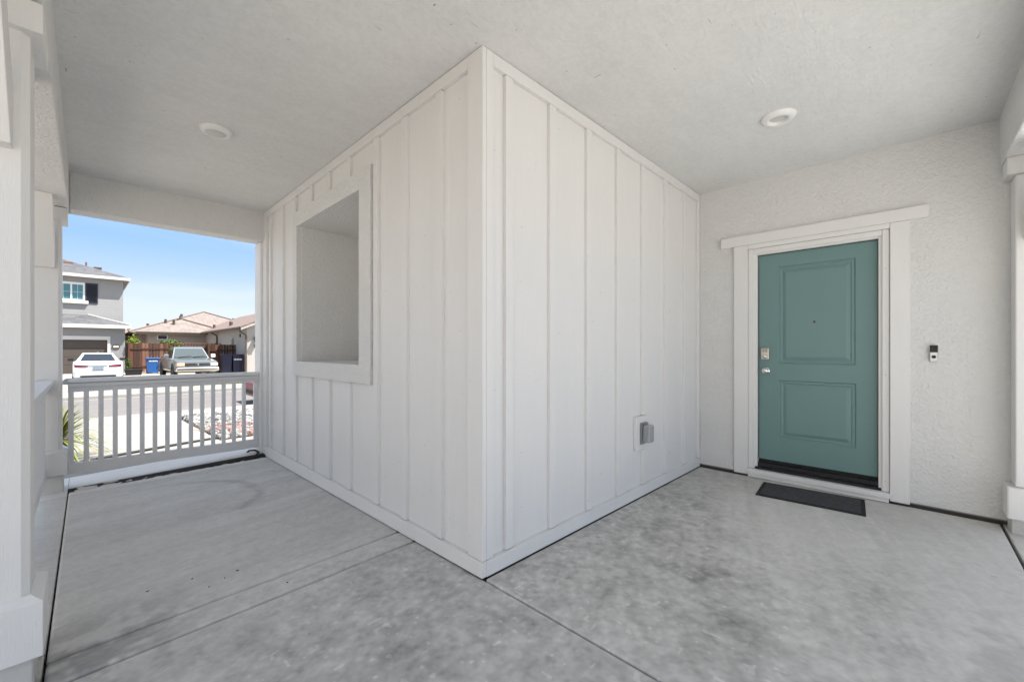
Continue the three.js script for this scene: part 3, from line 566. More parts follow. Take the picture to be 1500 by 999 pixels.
// ---------------------------------------------------------------- yard beyond the railing
single('garden_hose', 'thin black irrigation hose lying across the pale walk', 'hose', tube([[-0.3, gy(-7.8) + 0.02, -7.75], [0.3, gy(-8) + 0.02, -8.0], [0.9, gy(-8.2) + 0.02, -8.24], [1.5, gy(-8.5) + 0.02, -8.45], [2.4, gy(-8.7) + 0.03, -8.75]], 0.02, 40), M.black, [1, -0.2, -8.2]);
{
  const bed = setting('rock_bed'); part(bed, 'gravel_base', sheet(1.56, 7.5, -8.3, -12.9, 0.006), M.bedSoil);
  const mk = (name, n, fn) => {
    const g = new THREE.IcosahedronGeometry(1, 1), p = g.attributes.position;
    for (let i = 0; i < p.count; i++) { const k = 0.78 + 0.4 * hash(Math.round(p.getX(i) * 50), Math.round(p.getY(i) * 50 + p.getZ(i) * 90), 5); p.setXYZ(i, p.getX(i) * k, p.getY(i) * k, p.getZ(i) * k); }
    g.computeVertexNormals();
    const im = new THREE.InstancedMesh(metreUV(g), M.rock, n), m = new THREE.Matrix4(), q = new THREE.Quaternion(), e = new THREE.Euler();
    for (let i = 0; i < n; i++) { const [x, z, s, c] = fn(i); q.setFromEuler(e.set(rr(0, 6), rr(0, 6), rr(0, 6))); m.compose(new THREE.Vector3(x, gy(z) + s * 0.35, z), q, new THREE.Vector3(s * rr(0.8, 1.3), s * rr(0.6, 0.9), s)); im.setMatrixAt(i, m); im.setColorAt(i, c); }
    im.name = name; im.userData = { kind: 'stuff', label: name === 'white_rock' ? 'bed of white garden rocks beyond the railing' : 'patch of red lava rocks among the white rocks', category: 'rocks' }; vis(im); scene.add(im);
  };
  const red = (x, z) => Math.hypot((x - 2.05) / 0.42, (z + 9.3) / 0.95) < 1 + 0.35 * (vn(x * 3 + 9, z * 3 + 40, 64, 64, 3) - 0.5);
  mk('white_rock', 4200, () => { let x, z; do { x = 1.6 + 4.2 * Math.pow(rnd(), 1.3); z = rr(-12.85, -8.35); } while (red(x, z) && rnd() < 0.35); const k = rnd(); return [x, z, rr(0.025, 0.06), k < 0.14 ? lin(0.06, 0.055, 0.055) : k < 0.3 ? lin(0.15, 0.14, 0.13) : (() => { const q = rr(0.2, 0.42); return lin(q, q * 0.97, q * 0.92); })()]; });
  mk('red_rock', 170, () => { let x, z; do { x = rr(1.5, 2.6); z = rr(-10.4, -8.2); } while (!red(x, z)); return [x, z, rr(0.03, 0.065), (() => { const q = rr(0.16, 0.32); return lin(q, q * 0.6, q * 0.52); })()]; });
}
function blades(cx, cy, cz, n, len, w, up, droop) {             // arching strap leaves
  const gs = [];
  for (let i = 0; i < n; i++) {
    const a = rr(0, 6.283), e = up + (1.35 - up) * Math.pow(rnd(), 1.2), L = len * rr(0.7, 1.1), v = [], ca = Math.cos(a), sa = Math.sin(a);
    const N = 7, at = (t) => { const r = L * t * Math.cos(e) + 0.1 * L * t * t, y = L * t * Math.sin(e) - droop * L * t * t * t; return [cx + ca * r, cy + y, cz + sa * r]; };
    for (let k = 0; k < N; k++) {
      const p = at(k / N), q = at((k + 1) / N), wa = w * Math.sqrt(1 - k / N) * 0.9 + 0.001, wb = w * Math.sqrt(Math.max(0, 1 - (k + 1) / N)) * 0.9 + 0.0005;
      const A = [p[0] - sa * wa, p[1], p[2] + ca * wa], B = [p[0] + sa * wa, p[1], p[2] - ca * wa], C = [q[0] + sa * wb, q[1], q[2] - ca * wb], E = [q[0] - sa * wb, q[1], q[2] + ca * wb];
      v.push(...A, ...B, ...C, ...A, ...C, ...E);
    }
    const g = new THREE.BufferGeometry(); g.setAttribute('position', new THREE.Float32BufferAttribute(v, 3)); g.computeVertexNormals(); gs.push(metreUV(g));
  }
  return gs;
}
{
  const t = thing('yucca_plant', 'spiky yellow green yucca just beyond the left end of the railing', 'plant', [-0.27, gy(-8.35), -8.35]);
  part(t, 'trunk', cyl(0.04, 0.06, 0.34, -0.27, gy(-8.35) + 0.16, -8.35, 10), M.bark);
  part(t, 'foliage', blades(-0.27, gy(-8.35) + 0.30, -8.35, 150, 0.72, 0.014, -0.35, 0.35), M.leaf);
  part(t, 'dry_leaves', blades(-0.27, gy(-8.35) + 0.22, -8.35, 30, 0.55, 0.012, -0.5, 0.5), M.leafDry);
  const u = thing('grass_tuft', 'small dry tan grass tuft at the corner of the rock bed', 'plant', [1.62, gy(-9.9), -9.9]);
  part(u, 'foliage', blades(1.62, gy(-9.9), -9.9, 60, 0.22, 0.006, 0.2, 0.4), M.leafDry);
}
{                                                              // lawn strip behind the far pavement
  const g = blades(0, 0, 0, 5, 0.09, 0.006, 0.6, 0.3), im = new THREE.InstancedMesh(join(g), M.grass, 5200), m = new THREE.Matrix4(), q = new THREE.Quaternion(), Y = new THREE.Vector3(0, 1, 0);
  for (let i = 0; i < 5200; i++) { const x = rr(2.75, 6.8), z = rr(-26.2, -23.95); q.setFromAxisAngle(Y, rr(0, 6.28)); m.compose(new THREE.Vector3(x, gy(z), z), q, new THREE.Vector3(1, 1, 1).multiplyScalar(rr(0.8, 1.4))); im.setMatrixAt(i, m); }
  im.name = 'lawn_grass'; im.userData = { kind: 'stuff', label: 'bright green lawn strip across the street', category: 'grass' }; vis(im); scene.add(im);
  const lawn = setting('lawn'); part(lawn, 'turf', sheet(2.75, 6.8, -23.95, -26.2, 0.004), M.grass);
}

// ---------------------------------------------------------------- grey two-storey house across the street
{
  const h = thing('two_storey_house', 'grey two storey house with a brown garage door and dark shutter', 'house', [-3, -0.22, -40]);
  const F = -37, U = -38.2, R = 1.75, L = -10;
  part(h, 'lower_wall', [box(1.06, R, -0.3, 2.62, F - 0.2, F, 0), box(L, 1.06, 2.12, 2.62, F - 0.2, F - 0.001, 0), box(R - 0.2, R - 0.001, -0.3, 2.75, -47, F - 0.2, 0), box(L, -4.5, -0.3, 2.12, F - 0.2, F, 0)], M.greyWall);
  part(h, 'upper_wall', [box(L, 1.71, 2.75, 5.95, U - 0.2, U, 0), box(1.51, 1.709, 2.76, 5.95, -46.4, U - 0.2, 0), box(L, 1.5, 2.75, 5.94, -46.4, -46.2, 0), box(L, L + 0.2, -0.3, 5.94, -46.2, U - 0.2, 0)], M.lap);
  const lr = part(h, 'lower_roof', hull([[L - 0.3, 2.84, -36.62], [2.06, 2.84, -36.62], [2.06, 2.84, -40], [L - 0.3, 2.84, -40], [L - 0.3, 3.52, U + 0.002], [0.06, 3.52, U + 0.002], [L - 0.3, 3.52, -38.6], [0.06, 3.52, -38.6]]), M.shingle);
  part(lr, 'fascia', [box(L - 0.3, 2.05, 2.62, 2.839, -36.66, -36.6, 0.004), box(2.0, 2.06, 2.63, 2.838, -40, -36.66, 0.004)], M.cream);
  part(lr, 'hip_flashing', tube([[0.06, 3.53, U + 0.03], [1.05, 3.2, -37.45], [2.05, 2.86, -36.64]], 0.03, 12, 6), M.cream);
  part(lr, 'soffit', box(L - 0.3, 2.0, 2.64, 2.66, -37, -36.66, 0), M.greyWall);
  const ur = part(h, 'upper_roof', hull([[L - 0.4, 6.06, -37.75], [2.04, 6.06, -37.75], [2.04, 6.06, -46.8], [L - 0.4, 6.06, -46.8], [-2.48, 7.9, -42.27], [L + 4, 7.9, -42.27]]), M.shingle);
  part(ur, 'fascia', [box(L - 0.4, 2.04, 5.88, 6.059, -37.79, -37.73, 0.004), box(1.98, 2.04, 5.885, 6.058, -46.8, -37.79, 0.004)], M.cream);
  part(ur, 'soffit', [box(L - 0.4, 1.98, 5.90, 5.93, -38.2, -37.79, 0), box(1.71, 1.98, 5.905, 5.935, -46.8, -38.2, 0)], M.greyWall);
  part(ur, 'roof_vent', [box(-1.05, -0.62, 6.93, 7.08, -40.35, -39.95, 0.01)], M.clay, 'terracotta box vent');
  part(ur, 'vent_pipe', [cyl(0.05, 0.05, 0.4, -0.02, 6.95, -39.9, 10), box(-0.17, 0.13, 6.78, 6.82, -40.0, -39.7, 0.005)], M.clay);
  part(ur, 'low_vent', box(0.32, 0.72, 6.72, 6.84, -39.75, -39.45, 0.01), M.gutter);
  // garage door in its cream frame
  const gd = part(h, 'garage_door', box(-4.1, 0.92, -0.22, 1.86, F - 0.16, F - 0.12, 0), M.garageDoor);
  for (let i = 0; i < 4; i++) part(gd, 'door_section', box(-4.1, 0.918, -0.21 + i * 0.52, 0.29 + i * 0.52, F - 0.119, F - 0.095, 0.012, 2), M.garageDoor);
  part(h, 'garage_frame', [box(-4.25, 1.06, 1.88, 2.115, F - 0.1, F + 0.04, 0.006), box(0.922, 1.058, -0.22, 1.879, F - 0.1, F + 0.039, 0.006), box(-4.25, -4.11, -0.22, 1.879, F - 0.1, F + 0.039, 0.006)], M.cream);
  const w = part(h, 'window', [box(-1.95, -0.08, 5.42, 5.56, U - 0.02, U + 0.05, 0.005), box(-1.95, -0.08, 4.40, 4.47, U - 0.02, U + 0.05, 0.005), box(-0.17, -0.08, 4.47, 5.42, U - 0.02, U + 0.05, 0.005), box(-1.95, -1.86, 4.47, 5.42, U - 0.02, U + 0.05, 0.005), box(-0.72, -0.64, 4.47, 5.42, U - 0.02, U + 0.045, 0.005), box(-1.40, -1.32, 4.47, 5.42, U - 0.02, U + 0.045, 0.005)], M.white);
  part(w, 'curtain', box(-1.86, -0.17, 4.47, 5.42, U - 0.006, U + 0.004, 0), M.curtain);
  for (const [a, b] of [[-1.855, -1.405], [-1.315, -0.725], [-0.635, -0.175]]) { part(w, 'pane', box(a, b, 4.475, 5.415, U + 0.018, U + 0.022, 0), M.glass); part(w, 'glazing_bar', [box((a + b) / 2 - 0.012, (a + b) / 2 + 0.012, 4.475, 5.415, U + 0.008, U + 0.016, 0), box(a, b, 4.93, 4.955, U + 0.008, U + 0.0155, 0)], M.white); }
  part(h, 'window_sill', box(-2.1, 0.08, 4.20, 4.395, U - 0.01, U + 0.14, 0.01), M.cream);
  const s = part(h, 'shutter', [box(-0.05, 0.01, 4.25, 5.56, U + 0.002, U + 0.045, 0.004), box(0.45, 0.51, 4.25, 5.56, U + 0.002, U + 0.045, 0.004), box(0.01, 0.45, 4.25, 4.35, U + 0.002, U + 0.044, 0.004), box(0.01, 0.45, 5.46, 5.56, U + 0.002, U + 0.044, 0.004), box(0.01, 0.45, 4.35, 5.46, U + 0.001, U + 0.006, 0)], M.shutter, 'dark navy louvred shutter');
  for (let i = 0; i < 16; i++) part(s, 'slat', (() => { const g = box(0.01, 0.45, -0.03, 0.03, -0.005, 0.005, 0); g.rotateX(0.6); g.translate(0, 4.39 + i * 0.069, U + 0.022); return g; })(), M.shutter);
  const n = part(h, 'address_plaque', (() => { const g = new THREE.CylinderGeometry(1, 1, 0.04, 32); g.rotateX(Math.PI / 2); g.scale(0.2, 0.15, 1); g.translate(1.32, 1.45, F + 0.025); return metreUV(g); })(), M.gutter, 'oval house number plaque');
  part(n, 'plaque_face', box(1.20, 1.44, 1.405, 1.495, F + 0.045, F + 0.052, 0.003), M.white);
}
// ---------------------------------------------------------------- neighbour on the left, outside the frame: its sunlit wall faces the porch
{
  const h = thing('neighbour_house', 'cream two storey house next door on the left, facing the porch', 'house', [-12, -0.2, -3]);
  part(h, 'wall', box(-16, -8.2, -0.4, 5.6, -11, 8, 0.01), M.neighbour);
  const rf = part(h, 'roof', hull([[-16.5, 5.7, -11.5], [-7.8, 5.7, -11.5], [-16.5, 5.7, 8.5], [-7.8, 5.7, 8.5], [-12.1, 7.4, -7], [-12.1, 7.4, 4]]), M.shingle);
  part(rf, 'fascia', [box(-7.84, -7.76, 5.5, 5.699, -11.5, 8.5, 0.005), box(-16.5, -7.84, 5.5, 5.699, -11.54, -11.46, 0.005), box(-16.5, -7.84, 5.5, 5.699, 8.46, 8.54, 0.005)], M.cream);
  for (const [z, y] of [[-8, 3.2], [-2, 3.4], [4, 3.2], [-6, 0.7], [3, 0.7]]) { const w = part(h, 'window', box(-8.2, -8.15, y, y + 1.3, z, z + 1.2, 0.005), M.white); part(w, 'pane', box(-8.149, -8.144, y + 0.08, y + 1.22, z + 0.08, z + 1.12, 0), M.darkGlass); }
}
// ---------------------------------------------------------------- tiled houses beyond
{
  const h = thing('tiled_house', 'low tan house with a pinkish tiled hip roof behind the wooden fence', 'house', [7, -0.2, -46]);
  part(h, 'wall', [box(3.2, 7.9, -0.3, 2.55, -46, -41.2, 0), box(2.9, 12.4, -0.3, 2.5, -53, -43.2, 0)], M.tanWall);
  const r1 = part(h, 'roof', hull([[2.55, 2.62, -40.7], [8.45, 2.62, -40.7], [8.45, 2.62, -49], [2.55, 2.62, -49], [5.5, 3.78, -43.6], [5.5, 3.78, -48]]), M.tile);
  const r2 = part(h, 'roof', hull([[2.2, 2.60, -42.6], [13.2, 2.60, -42.6], [13.2, 2.60, -53.6], [2.2, 2.60, -53.6], [7.6, 4.78, -48], [7.8, 4.78, -48]]), M.tile);
  part(r1, 'fascia', [box(2.55, 8.45, 2.42, 2.618, -40.74, -40.68, 0.004), box(2.52, 2.56, 2.42, 2.617, -44, -40.74, 0.004)], M.tanWall);
  part(r1, 'gutter', box(2.5, 8.5, 2.50, 2.61, -40.67, -40.57, 0.02, 2), M.gutter);
  for (const [x, y, z] of [[3.45, 3.02, -44.5], [4.6, 3.45, -44.8], [5.6, 3.80, -45.0], [4.85, 3.30, -42.3]]) part(r1, 'vent_pipe', cyl(0.09, 0.09, 0.4, x, y + 0.15, z, 10), M.gutter);
  for (const [x, y, z] of [[5.95, 4.08, -47.2], [9.9, 3.9, -47.2]]) part(r2, 'vent_pipe', cyl(0.1, 0.1, 0.45, x, y + 0.15, z, 10), M.gutter);
  part(r1, 'ridge_cap', tube([[8.45, 2.66, -40.7], [5.5, 3.82, -43.6], [5.5, 3.82, -47]], 0.05, 20, 6), M.tile2);
  part(r2, 'ridge_cap', [tube([[2.2, 2.64, -42.6], [7.7, 4.82, -48]], 0.055, 12, 6), tube([[13.2, 2.64, -42.6], [7.7, 4.82, -48]], 0.055, 12, 6)], M.tile2);
  const w = part(h, 'window', [box(3.72, 4.36, 2.02, 2.36, -41.22, -41.17, 0.004)], M.white); part(w, 'pane', box(3.78, 4.30, 2.06, 2.32, -41.169, -41.164, 0), M.darkGlass);
  const f = thing('tiled_porch_house', 'reddish barrel tiled roof peeking out past the grey house', 'house', [1, -0.2, -55]);
  part(f, 'wall', box(-4, 3.2, -0.3, 2.5, -56, -49, 0), M.tanWall);
  part(f, 'roof', hull([[-5, 2.5, -48.4], [3.9, 2.5, -48.4], [3.9, 2.5, -57], [-5, 2.5, -57], [-1, 4.0, -52.6], [0, 4.0, -52.6]]), M.tile2);
}
{
  const h = thing('garage_house', 'pale stucco house wing at the right with a wall lantern and dark downspout', 'house', [9, -0.2, -35]);
  part(h, 'side_wall', [box(6.78, 6.98, -0.3, 2.60, -44, -29.2, 0)], M.paleWall);
  part(h, 'front_wall', prism([[6.78, -0.3], [13.2, -0.3], [13.2, 2.6], [9.99, 4.05], [6.78, 2.6]], -29.2, -29, (a, b, t) => [a, b, t]), M.paleWall);
  const r = part(h, 'roof', [slabOf([[6.38, 2.56, -28.6], [9.99, 4.22, -28.6], [9.99, 4.22, -45], [6.38, 2.56, -45]], 0.09), slabOf([[13.6, 2.56, -28.6], [13.6, 2.56, -45], [9.99, 4.22, -45], [9.99, 4.22, -28.6]], 0.09)], M.tile2);
  part(r, 'rake_board', prism([[6.38, 2.44], [9.99, 4.10], [9.99, 4.20], [6.38, 2.55]], -28.64, -28.58, (a, b, t) => [a, b, t]), M.paleWall);
  part(r, 'gutter', box(6.30, 6.41, 2.50, 2.61, -44.5, -28.7, 0.02, 2), M.gutter);
  part(r, 'vent_pipe', cyl(0.11, 0.11, 0.4, 7.0, 3.0, -34, 10), M.gutter); part(r, 'vent_pipe', cyl(0.09, 0.09, 0.5, 7.1, 3.0, -40, 10), M.gutter);
  part(h, 'downspout', [tube([[6.36, 2.52, -28.9], [6.40, 2.36, -28.92], [6.70, 2.16, -28.95], [6.72, 2.0, -28.95]], 0.05, 16), box(6.67, 6.77, -0.28, 2.02, -29.0, -28.9, 0.015, 2)], M.gutter);
  part(h, 'downspout', tube([[6.40, 2.5, -37], [6.70, 2.3, -37], [6.72, 2.1, -37], [6.72, -0.2, -37]], 0.05, 24), M.gutter);
  part(h, 'meter_box', box(6.64, 6.779, 1.35, 2.0, -32.6, -32.2, 0.02, 2), M.paleWall); part(h, 'wall_vent', box(6.73, 6.779, 2.05, 2.25, -30.6, -30.4, 0.01), M.gutter);
  const wl = part(h, 'wall_lantern', [hull([[7.17, 1.70, -28.88], [7.33, 1.70, -28.88], [7.17, 1.70, -28.72], [7.33, 1.70, -28.72], [7.12, 2.0, -28.92], [7.38, 2.0, -28.92], [7.12, 2.0, -28.68], [7.38, 2.0, -28.68]]), box(7.2, 7.3, 1.85, 2.05, -29, -28.9, 0)], M.black, 'black wall lantern');
  part(wl, 'lantern_top', hull([[7.11, 2.0, -28.93], [7.39, 2.0, -28.93], [7.11, 2.0, -28.67], [7.39, 2.0, -28.67], [7.25, 2.18, -28.8]]), M.black);
  part(h, 'number_plate', box(7.15, 7.35, 1.42, 1.58, -28.999, -28.97, 0.004), M.gutter);
}
// ---------------------------------------------------------------- fences
function fence(label, x0, x1, z, top, lattice) {
  const t = thing('wooden_fence', label, 'fence', [(x0 + x1) / 2, gy(z), z]), w = 0.135;
  for (let x = x0, i = 0; x < x1 - 0.05; x += w + 0.014, i++) part(t, 'fence_board', box(x, Math.min(x + w, x1), gy(z) + 0.03, top - (lattice && x > lattice ? 0.24 : 0) + rr(-0.015, 0.015), z - 0.012 + rr(-0.012, 0.004), z + 0.012, 0.003), M.fence[Math.floor(rnd() * 4)]);
  for (let x = x0 + 0.1; x < x1; x += 2.3) part(t, 'fence_post', box(x - 0.05, x + 0.05, gy(z), top + 0.05, z + 0.015, z + 0.11, 0.006), M.fence[1]);
  part(t, 'fence_rail', box(x0, x1, top - 0.42, top - 0.33, z + 0.013, z + 0.05, 0.004), M.fence[3]); part(t, 'fence_rail', box(x0, x1, 0.1, 0.19, z + 0.013, z + 0.05, 0.004), M.fence[3]);
  if (lattice) {
    part(t, 'fence_cap', box(lattice, x1, top - 0.02, top + 0.03, z - 0.05, z + 0.05, 0.004), M.fence[2]);
    for (let x = lattice; x < x1; x += 0.17) part(t, 'lattice_slat', box(x, x + 0.06, top - 0.24, top - 0.02, z - 0.01, z + 0.01, 0), M.fence[2]);
  }
}
fence('long reddish wooden fence between the grey house and the tiled house', 1.78, 6.76, -36, 1.68, 4.0);
fence('short reddish wooden fence behind the navy bins by the pale side wall', 5.2, 6.76, -31.6, 1.58, 0);

// ---------------------------------------------------------------- bins
function bin(label, x, z, w, dp, top, mat, text, turn = 0) {
  const b = gy(z), t = thing('wheelie_bin', label, 'bin', [x, b, z]); t.rotation.y = turn;
  const hx = w / 2, hd = dp / 2, lo = 0.78, T = top - b - 0.07, W = (g) => { g.translate(x, b, z); return g; };
  part(t, 'body', W(hull([[-hx * lo, 0.04, -hd * lo], [hx * lo, 0.04, -hd * lo], [-hx * lo, 0.04, hd * lo], [hx * lo, 0.04, hd * lo], [-hx, T, -hd], [hx, T, -hd], [-hx, T, hd], [hx, T, hd]])), mat);
  part(t, 'lid', W(box(-hx - 0.03, hx + 0.03, T, T + 0.07, -hd - 0.04, hd + 0.05, 0.025, 3)), mat);
  part(t, 'handle', W(tube([[-hx * 0.8, T - 0.03, -hd - 0.07], [hx * 0.8, T - 0.03, -hd - 0.07]], 0.02, 6)), mat);
  for (const s of [-1, 1]) part(t, 'wheel', W((() => { const g = cyl(0.11, 0.11, 0.05, 0, 0, 0, 18); g.rotateZ(Math.PI / 2); g.translate(s * hx * 0.8, 0.11, -hd * 0.8); return g; })()), M.tyre);
  if (text) { const k = T * text; part(t, 'label_print', W(join([0, 1, 2, 3, 4, 5, 6].map((i) => box(-0.21 + i * 0.062, -0.165 + i * 0.062, k - 0.035 - 0.01 * (i % 2), k + 0.035 + 0.015 * ((i * 3) % 2), hd * (lo + (1 - lo) * k / T) + 0.002, hd * (lo + (1 - lo) * k / T) + 0.012, 0)))), M.white); }
}
bin('bright blue recycling bin against the long wooden fence', 2.92, -34.6, 0.64, 0.62, 0.74, M.binBlue, 0.86);
bin('black bin half hidden behind the grey pickup', 3.62, -34.4, 0.5, 0.55, 0.80, M.rubber, 0);
bin('navy bin with white lettering beside the pale house corner', 6.42, -29.75, 0.52, 0.6, 0.98, M.binNavy, 0.8);
bin('plain dark navy bin left of the lettered navy bin', 5.88, -29.8, 0.5, 0.6, 0.98, M.binNavy, 0);

// ---------------------------------------------------------------- vehicles (nose towards +s; place() turns s into the world)
function wheel(t, P, s, side, r, hw) {
  const W = (g) => { g.rotateX(Math.PI / 2); return P(g, s, r, side * hw); };
  const w = part(t, 'wheel', W(lathe([[r * 0.62, -0.1], [r * 0.94, -0.1], [r, -0.06], [r, 0.06], [r * 0.94, 0.1], [r * 0.62, 0.1], [r * 0.62, -0.1]], 28)), M.tyre);
  part(w, 'rim', W(join(cyl(r * 0.63, r * 0.63, 0.1, 0, 0, 0, 24), [0, 1, 2, 3, 4].map((i) => { const g = box(-0.035, 0.035, -0.085, 0.085, 0.03, r * 0.58, 0); g.rotateY(i * 1.2566); return g; }))), M.rim);
}
// local axes: x = along the car (nose +), y = up from the road, z = right-hand side
function vehicle(name, label, origin, heading, build) {
  const t = thing(name, label, name === 'pickup_truck' ? 'pickup' : 'car', origin);
  t.rotation.y = heading; t.base = [0, 0, 0];
  build(t, (g, x, y, z) => { g.translate(x, y, z); return g; });
  return t;
}
const side = (pts, hw, bev) => prism(pts, -hw, hw, (a, b, t) => [a, b, t], bev);
vehicle('parked_car', 'white sedan seen from behind on the driveway before the brown garage', [0.39, gy(-29.9) + 0.01, -29.95], Math.PI / 2, (t, P) => {
  const hw = 0.845;                                            // rear at x = -2.25
  part(t, 'body', [side([[-2.2, 0.28], [-2.26, 0.55], [-2.22, 0.80], [-2.16, 0.98], [-1.95, 1.035], [-1.3, 1.03], [0.9, 1.0], [1.6, 0.93], [2.1, 0.80], [2.25, 0.6], [2.2, 0.26], [1.75, 0.2], [-1.7, 0.2]], hw, 0.09)], M.carWhite);
  part(t, 'cabin', hull([[-1.75, 1.0, -0.76], [-1.75, 1.0, 0.76], [0.95, 0.98, -0.76], [0.95, 0.98, 0.76], [-0.98, 1.37, -0.55], [-0.98, 1.37, 0.55], [-0.6, 1.415, -0.53], [-0.6, 1.415, 0.53], [-0.1, 1.41, -0.55], [-0.1, 1.41, 0.55], [0.1, 1.38, -0.55], [0.1, 1.38, 0.55]]), M.carWhite);
  part(t, 'rear_window', slabOf([[-1.68, 1.045, -0.60], [-1.68, 1.045, 0.60], [-1.06, 1.34, 0.47], [-1.06, 1.34, -0.47]].map((p) => [p[0] - 0.012, p[1] + 0.012, p[2]]), 0.012), M.darkGlass);
  for (const s of [-1, 1]) {
    part(t, 'side_window', slabOf([[-1.45, 1.05, 0.752], [0.75, 1.04, 0.752], [0.1, 1.35, 0.59], [-0.9, 1.35, 0.59]].map((p) => [p[0], p[1], s * p[2]]), s * 0.012), M.darkGlass);
    part(t, 'tail_light', hull([[-2.245, 0.76, 0.36], [-2.225, 0.83, 0.34], [-2.19, 0.885, 0.80], [-2.215, 0.75, 0.79], [-2.02, 0.88, 0.853], [-2.04, 0.76, 0.853], [-2.275, 0.77, 0.40], [-2.25, 0.84, 0.38], [-2.225, 0.88, 0.76], [-2.245, 0.755, 0.76]].map((p) => [p[0], p[1], s * p[2]])), M.tailRed);
    part(t, 'wing_mirror', hull([[0.62, 1.0, 0.86], [0.62, 1.14, 0.86], [0.62, 1.0, 1.06], [0.62, 1.12, 1.06], [0.76, 1.02, 0.84], [0.76, 1.12, 0.84]].map((p) => [p[0], p[1], s * p[2]])), M.black);
    for (const x of [-1.42, 1.4]) wheel(t, P, x, s, 0.32, 0.77);
  }
  part(t, 'number_plate', box(-2.285, -2.245, 0.62, 0.78, -0.18, 0.18, 0.004), M.plate);
  part(t, 'trunk_line', [box(-2.262, -2.22, 0.585, 0.598, -0.66, 0.66, 0), box(-2.268, -2.22, 0.845, 0.856, -0.34, 0.34, 0)], M.gutter);
  part(t, 'bumper_vent', box(-2.262, -2.15, 0.28, 0.36, -0.6, 0.6, 0.01), M.black);
  part(t, 'roof_antenna', hull([[-0.72, 1.41, -0.02], [-0.72, 1.41, 0.02], [-0.5, 1.41, 0], [-0.74, 1.47, 0]]), M.carWhite);
});
vehicle('pickup_truck', 'grey green pickup parked nose out before the wooden fence', [4.03, gy(-30) + 0.01, -30.0], -Math.PI / 2 + 0.05, (t, P) => {
  const hw = 0.92, Y = 0;
  part(t, 'body', [side([[2.45, 0.42], [2.5, 0.62], [2.44, 0.92], [2.3, 0.99], [1.15, 1.10], [0.9, 1.12], [-0.75, 1.12], [-2.5, 1.08], [-2.55, 0.5], [-2.4, 0.36], [2.3, 0.34]], hw, 0.13)], M.carSilver);
  part(t, 'cabin', hull([[1.0, 1.08, -0.84], [1.0, 1.08, 0.84], [-0.75, 1.08, -0.84], [-0.75, 1.08, 0.84], [0.42, 1.66, -0.66], [0.42, 1.66, 0.66], [0.2, 1.73, -0.64], [0.2, 1.73, 0.64], [-0.55, 1.73, -0.64], [-0.55, 1.73, 0.64], [-0.66, 1.66, -0.66], [-0.66, 1.66, 0.66]]), M.carSilver);
  part(t, 'windscreen', slabOf([[0.955, 1.14, 0.76], [0.955, 1.14, -0.76], [0.45, 1.62, -0.61], [0.45, 1.62, 0.61]].map((p) => [p[0] + 0.012, p[1] + 0.01, p[2]]), 0.012), new THREE.MeshStandardMaterial({ color: lin(0.07, 0.085, 0.09), roughness: 0.08 }));
  part(t, 'wiper', [tube([[0.99, 1.155, -0.1], [0.93, 1.22, -0.6]], 0.012, 4, 5), tube([[0.99, 1.155, 0.55], [0.93, 1.22, 0.0]], 0.012, 4, 5)], M.black);
  for (const s of [-1, 1]) {
    part(t, 'side_window', slabOf([[0.85, 1.13, 0.845], [-0.6, 1.13, 0.845], [-0.52, 1.6, 0.70], [0.38, 1.6, 0.70]].map((p) => [p[0], p[1], s * p[2]]), -s * 0.012), M.darkGlass);
    part(t, 'headlight', box(2.40, 2.515, 0.70, 0.86, s > 0 ? 0.56 : -0.90, s > 0 ? 0.90 : -0.56, 0.03, 3), s > 0 ? M.amber : M.clearLamp);
    part(t, 'wing_mirror', box(0.75, 0.85, 1.12, 1.32, s > 0 ? 0.95 : -1.17, s > 0 ? 1.17 : -0.95, 0.04, 3), s > 0 ? M.carSilver : M.white);
    for (const x of [1.55, -1.55]) wheel(t, P, x, s, 0.36, 0.84);
    part(t, 'wheel_arch', [1.55, -1.55].map((x) => { const g = cyl(0.43, 0.43, 0.03, 0, 0, 0, 24); g.rotateX(Math.PI / 2); g.translate(x, 0.42, s * 0.915); return g; }), M.black);
  }
  part(t, 'grille', box(2.43, 2.508, 0.71, 0.85, -0.54, 0.54, 0.01), M.black);
  for (let i = 0; i < 3; i++) part(t, 'grille_bar', box(2.50, 2.516, 0.735 + i * 0.04, 0.748 + i * 0.04, -0.53, 0.53, 0), M.chrome);
  part(t, 'badge', box(2.50, 2.525, 0.74, 0.83, -0.05, 0.05, 0.01), M.chrome);
  part(t, 'front_bumper', box(2.42, 2.62, 0.42, 0.62, -0.94, 0.94, 0.05, 3), M.chrome);
});
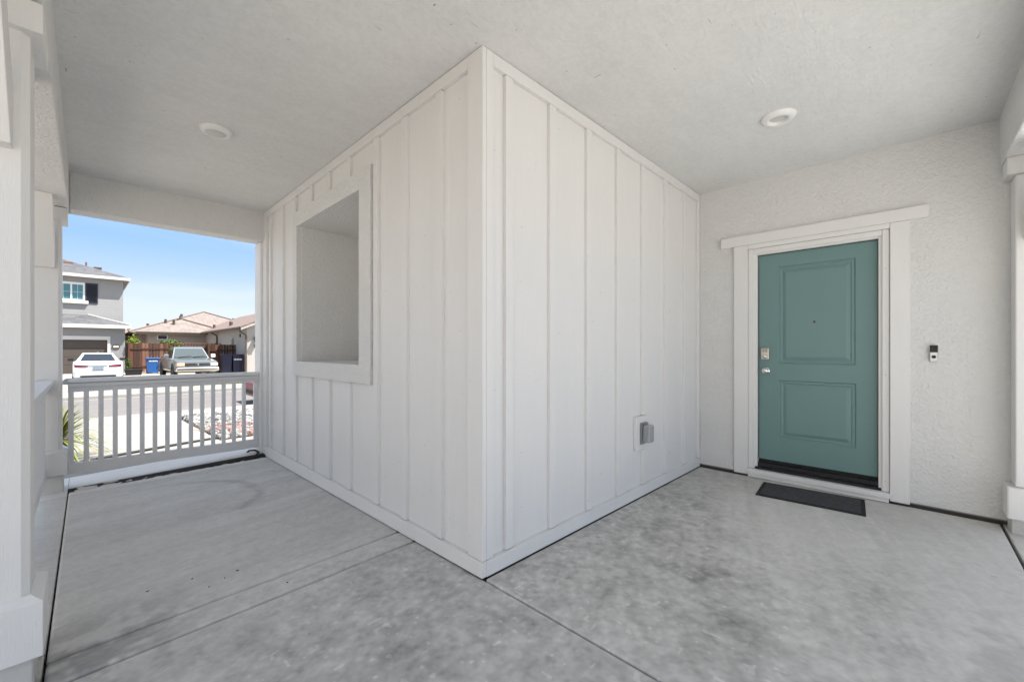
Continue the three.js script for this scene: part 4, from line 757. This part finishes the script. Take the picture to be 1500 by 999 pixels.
vehicle('parked_car', 'dark red car nose glimpsed between the last balusters on the street', [6.12, -0.56, -15.8], Math.PI, (t, P) => {
  part(t, 'body', [side([[-2.2, 0.3], [-2.25, 0.6], [-2.2, 0.95], [-1.3, 1.0], [0.9, 0.98], [1.9, 0.82], [2.25, 0.70], [2.34, 0.52], [2.3, 0.28], [1.8, 0.2], [-1.7, 0.2]], 0.88, 0.1)], M.carRed);
  part(t, 'cabin', hull([[-1.75, 0.98, -0.78], [-1.75, 0.98, 0.78], [0.95, 0.96, -0.78], [0.95, 0.96, 0.78], [-0.98, 1.37, -0.58], [-0.98, 1.37, 0.58], [0.05, 1.4, -0.58], [0.05, 1.4, 0.58]]), M.darkGlass);
  for (const s of [-1, 1]) { part(t, 'headlight', hull([[2.20, 0.66, 0.45], [2.26, 0.60, 0.45], [2.0, 0.72, 0.86], [2.05, 0.62, 0.90], [2.29, 0.6, 0.5], [2.22, 0.70, 0.5]].map((p) => [p[0], p[1], s * p[2]])), M.clearLamp); for (const x of [-1.4, 1.4]) wheel(t, P, x, s, 0.32, 0.8); }
  part(t, 'grille', box(2.25, 2.345, 0.36, 0.5, -0.6, 0.6, 0.01), M.black);
});

// ---------------------------------------------------------------- shrubs by the fence
function shrub(label, x, y, z, rx, ry, n, size, mat, stem) {
  const t = thing('shrub', label, 'shrub', [x, gy(z), z]), gs = [];
  part(t, 'stem', tube([[x, gy(z), z], [x + 0.03, mix(gy(z), y, 0.6), z], [x, y, z]], stem, 8, 6), M.bark);
  for (let i = 0; i < n; i++) {
    const a = rr(0, 6.28), b = Math.acos(rr(-1, 1)), k = Math.pow(rnd(), 0.45) * (0.75 + 0.5 * vn(a * 2, b * 3, 13, 9, 4)), g = new THREE.CircleGeometry(size * rr(0.6, 1.2), 5);
    g.scale(1, 0.55, 1); g.rotateX(rr(0, 3)); g.rotateY(rr(0, 6)); g.translate(x + rx * k * Math.sin(b) * Math.cos(a), y + ry * k * Math.cos(b), z + rx * k * Math.sin(b) * Math.sin(a)); gs.push(clean(g));
  }
  part(t, 'foliage', gs, mat);
}
shrub('round green bush showing over the fence beside the pickup', 4.05, 1.62, -36.7, 0.75, 0.32, 900, 0.07, M.leafGreen, 0.04);
shrub('slim yellow green shrub at the grey house corner', 2.15, 1.75, -37.0, 0.35, 0.45, 500, 0.06, M.grass, 0.03);
shrub('dark low shrub in a black planter by the white car', 1.75, 0.35, -34.0, 0.16, 0.4, 300, 0.05, M.leafGreen, 0.03);
{ const t = thing('planter', 'black planter trough on the ground right of the white sedan', 'planter', [1.95, gy(-33.6), -33.6]); const b = gy(-33.6); part(t, 'trough', hull([[1.62, b, -33.8], [2.3, b, -33.8], [1.62, b, -33.4], [2.3, b, -33.4], [1.56, b + 0.3, -33.85], [2.36, b + 0.3, -33.85], [1.56, b + 0.3, -33.35], [2.36, b + 0.3, -33.35]]), M.black); part(t, 'rim', box(1.54, 2.38, b + 0.3, b + 0.34, -33.87, -33.33, 0.01), M.black); }

renderer.render(scene, camera);
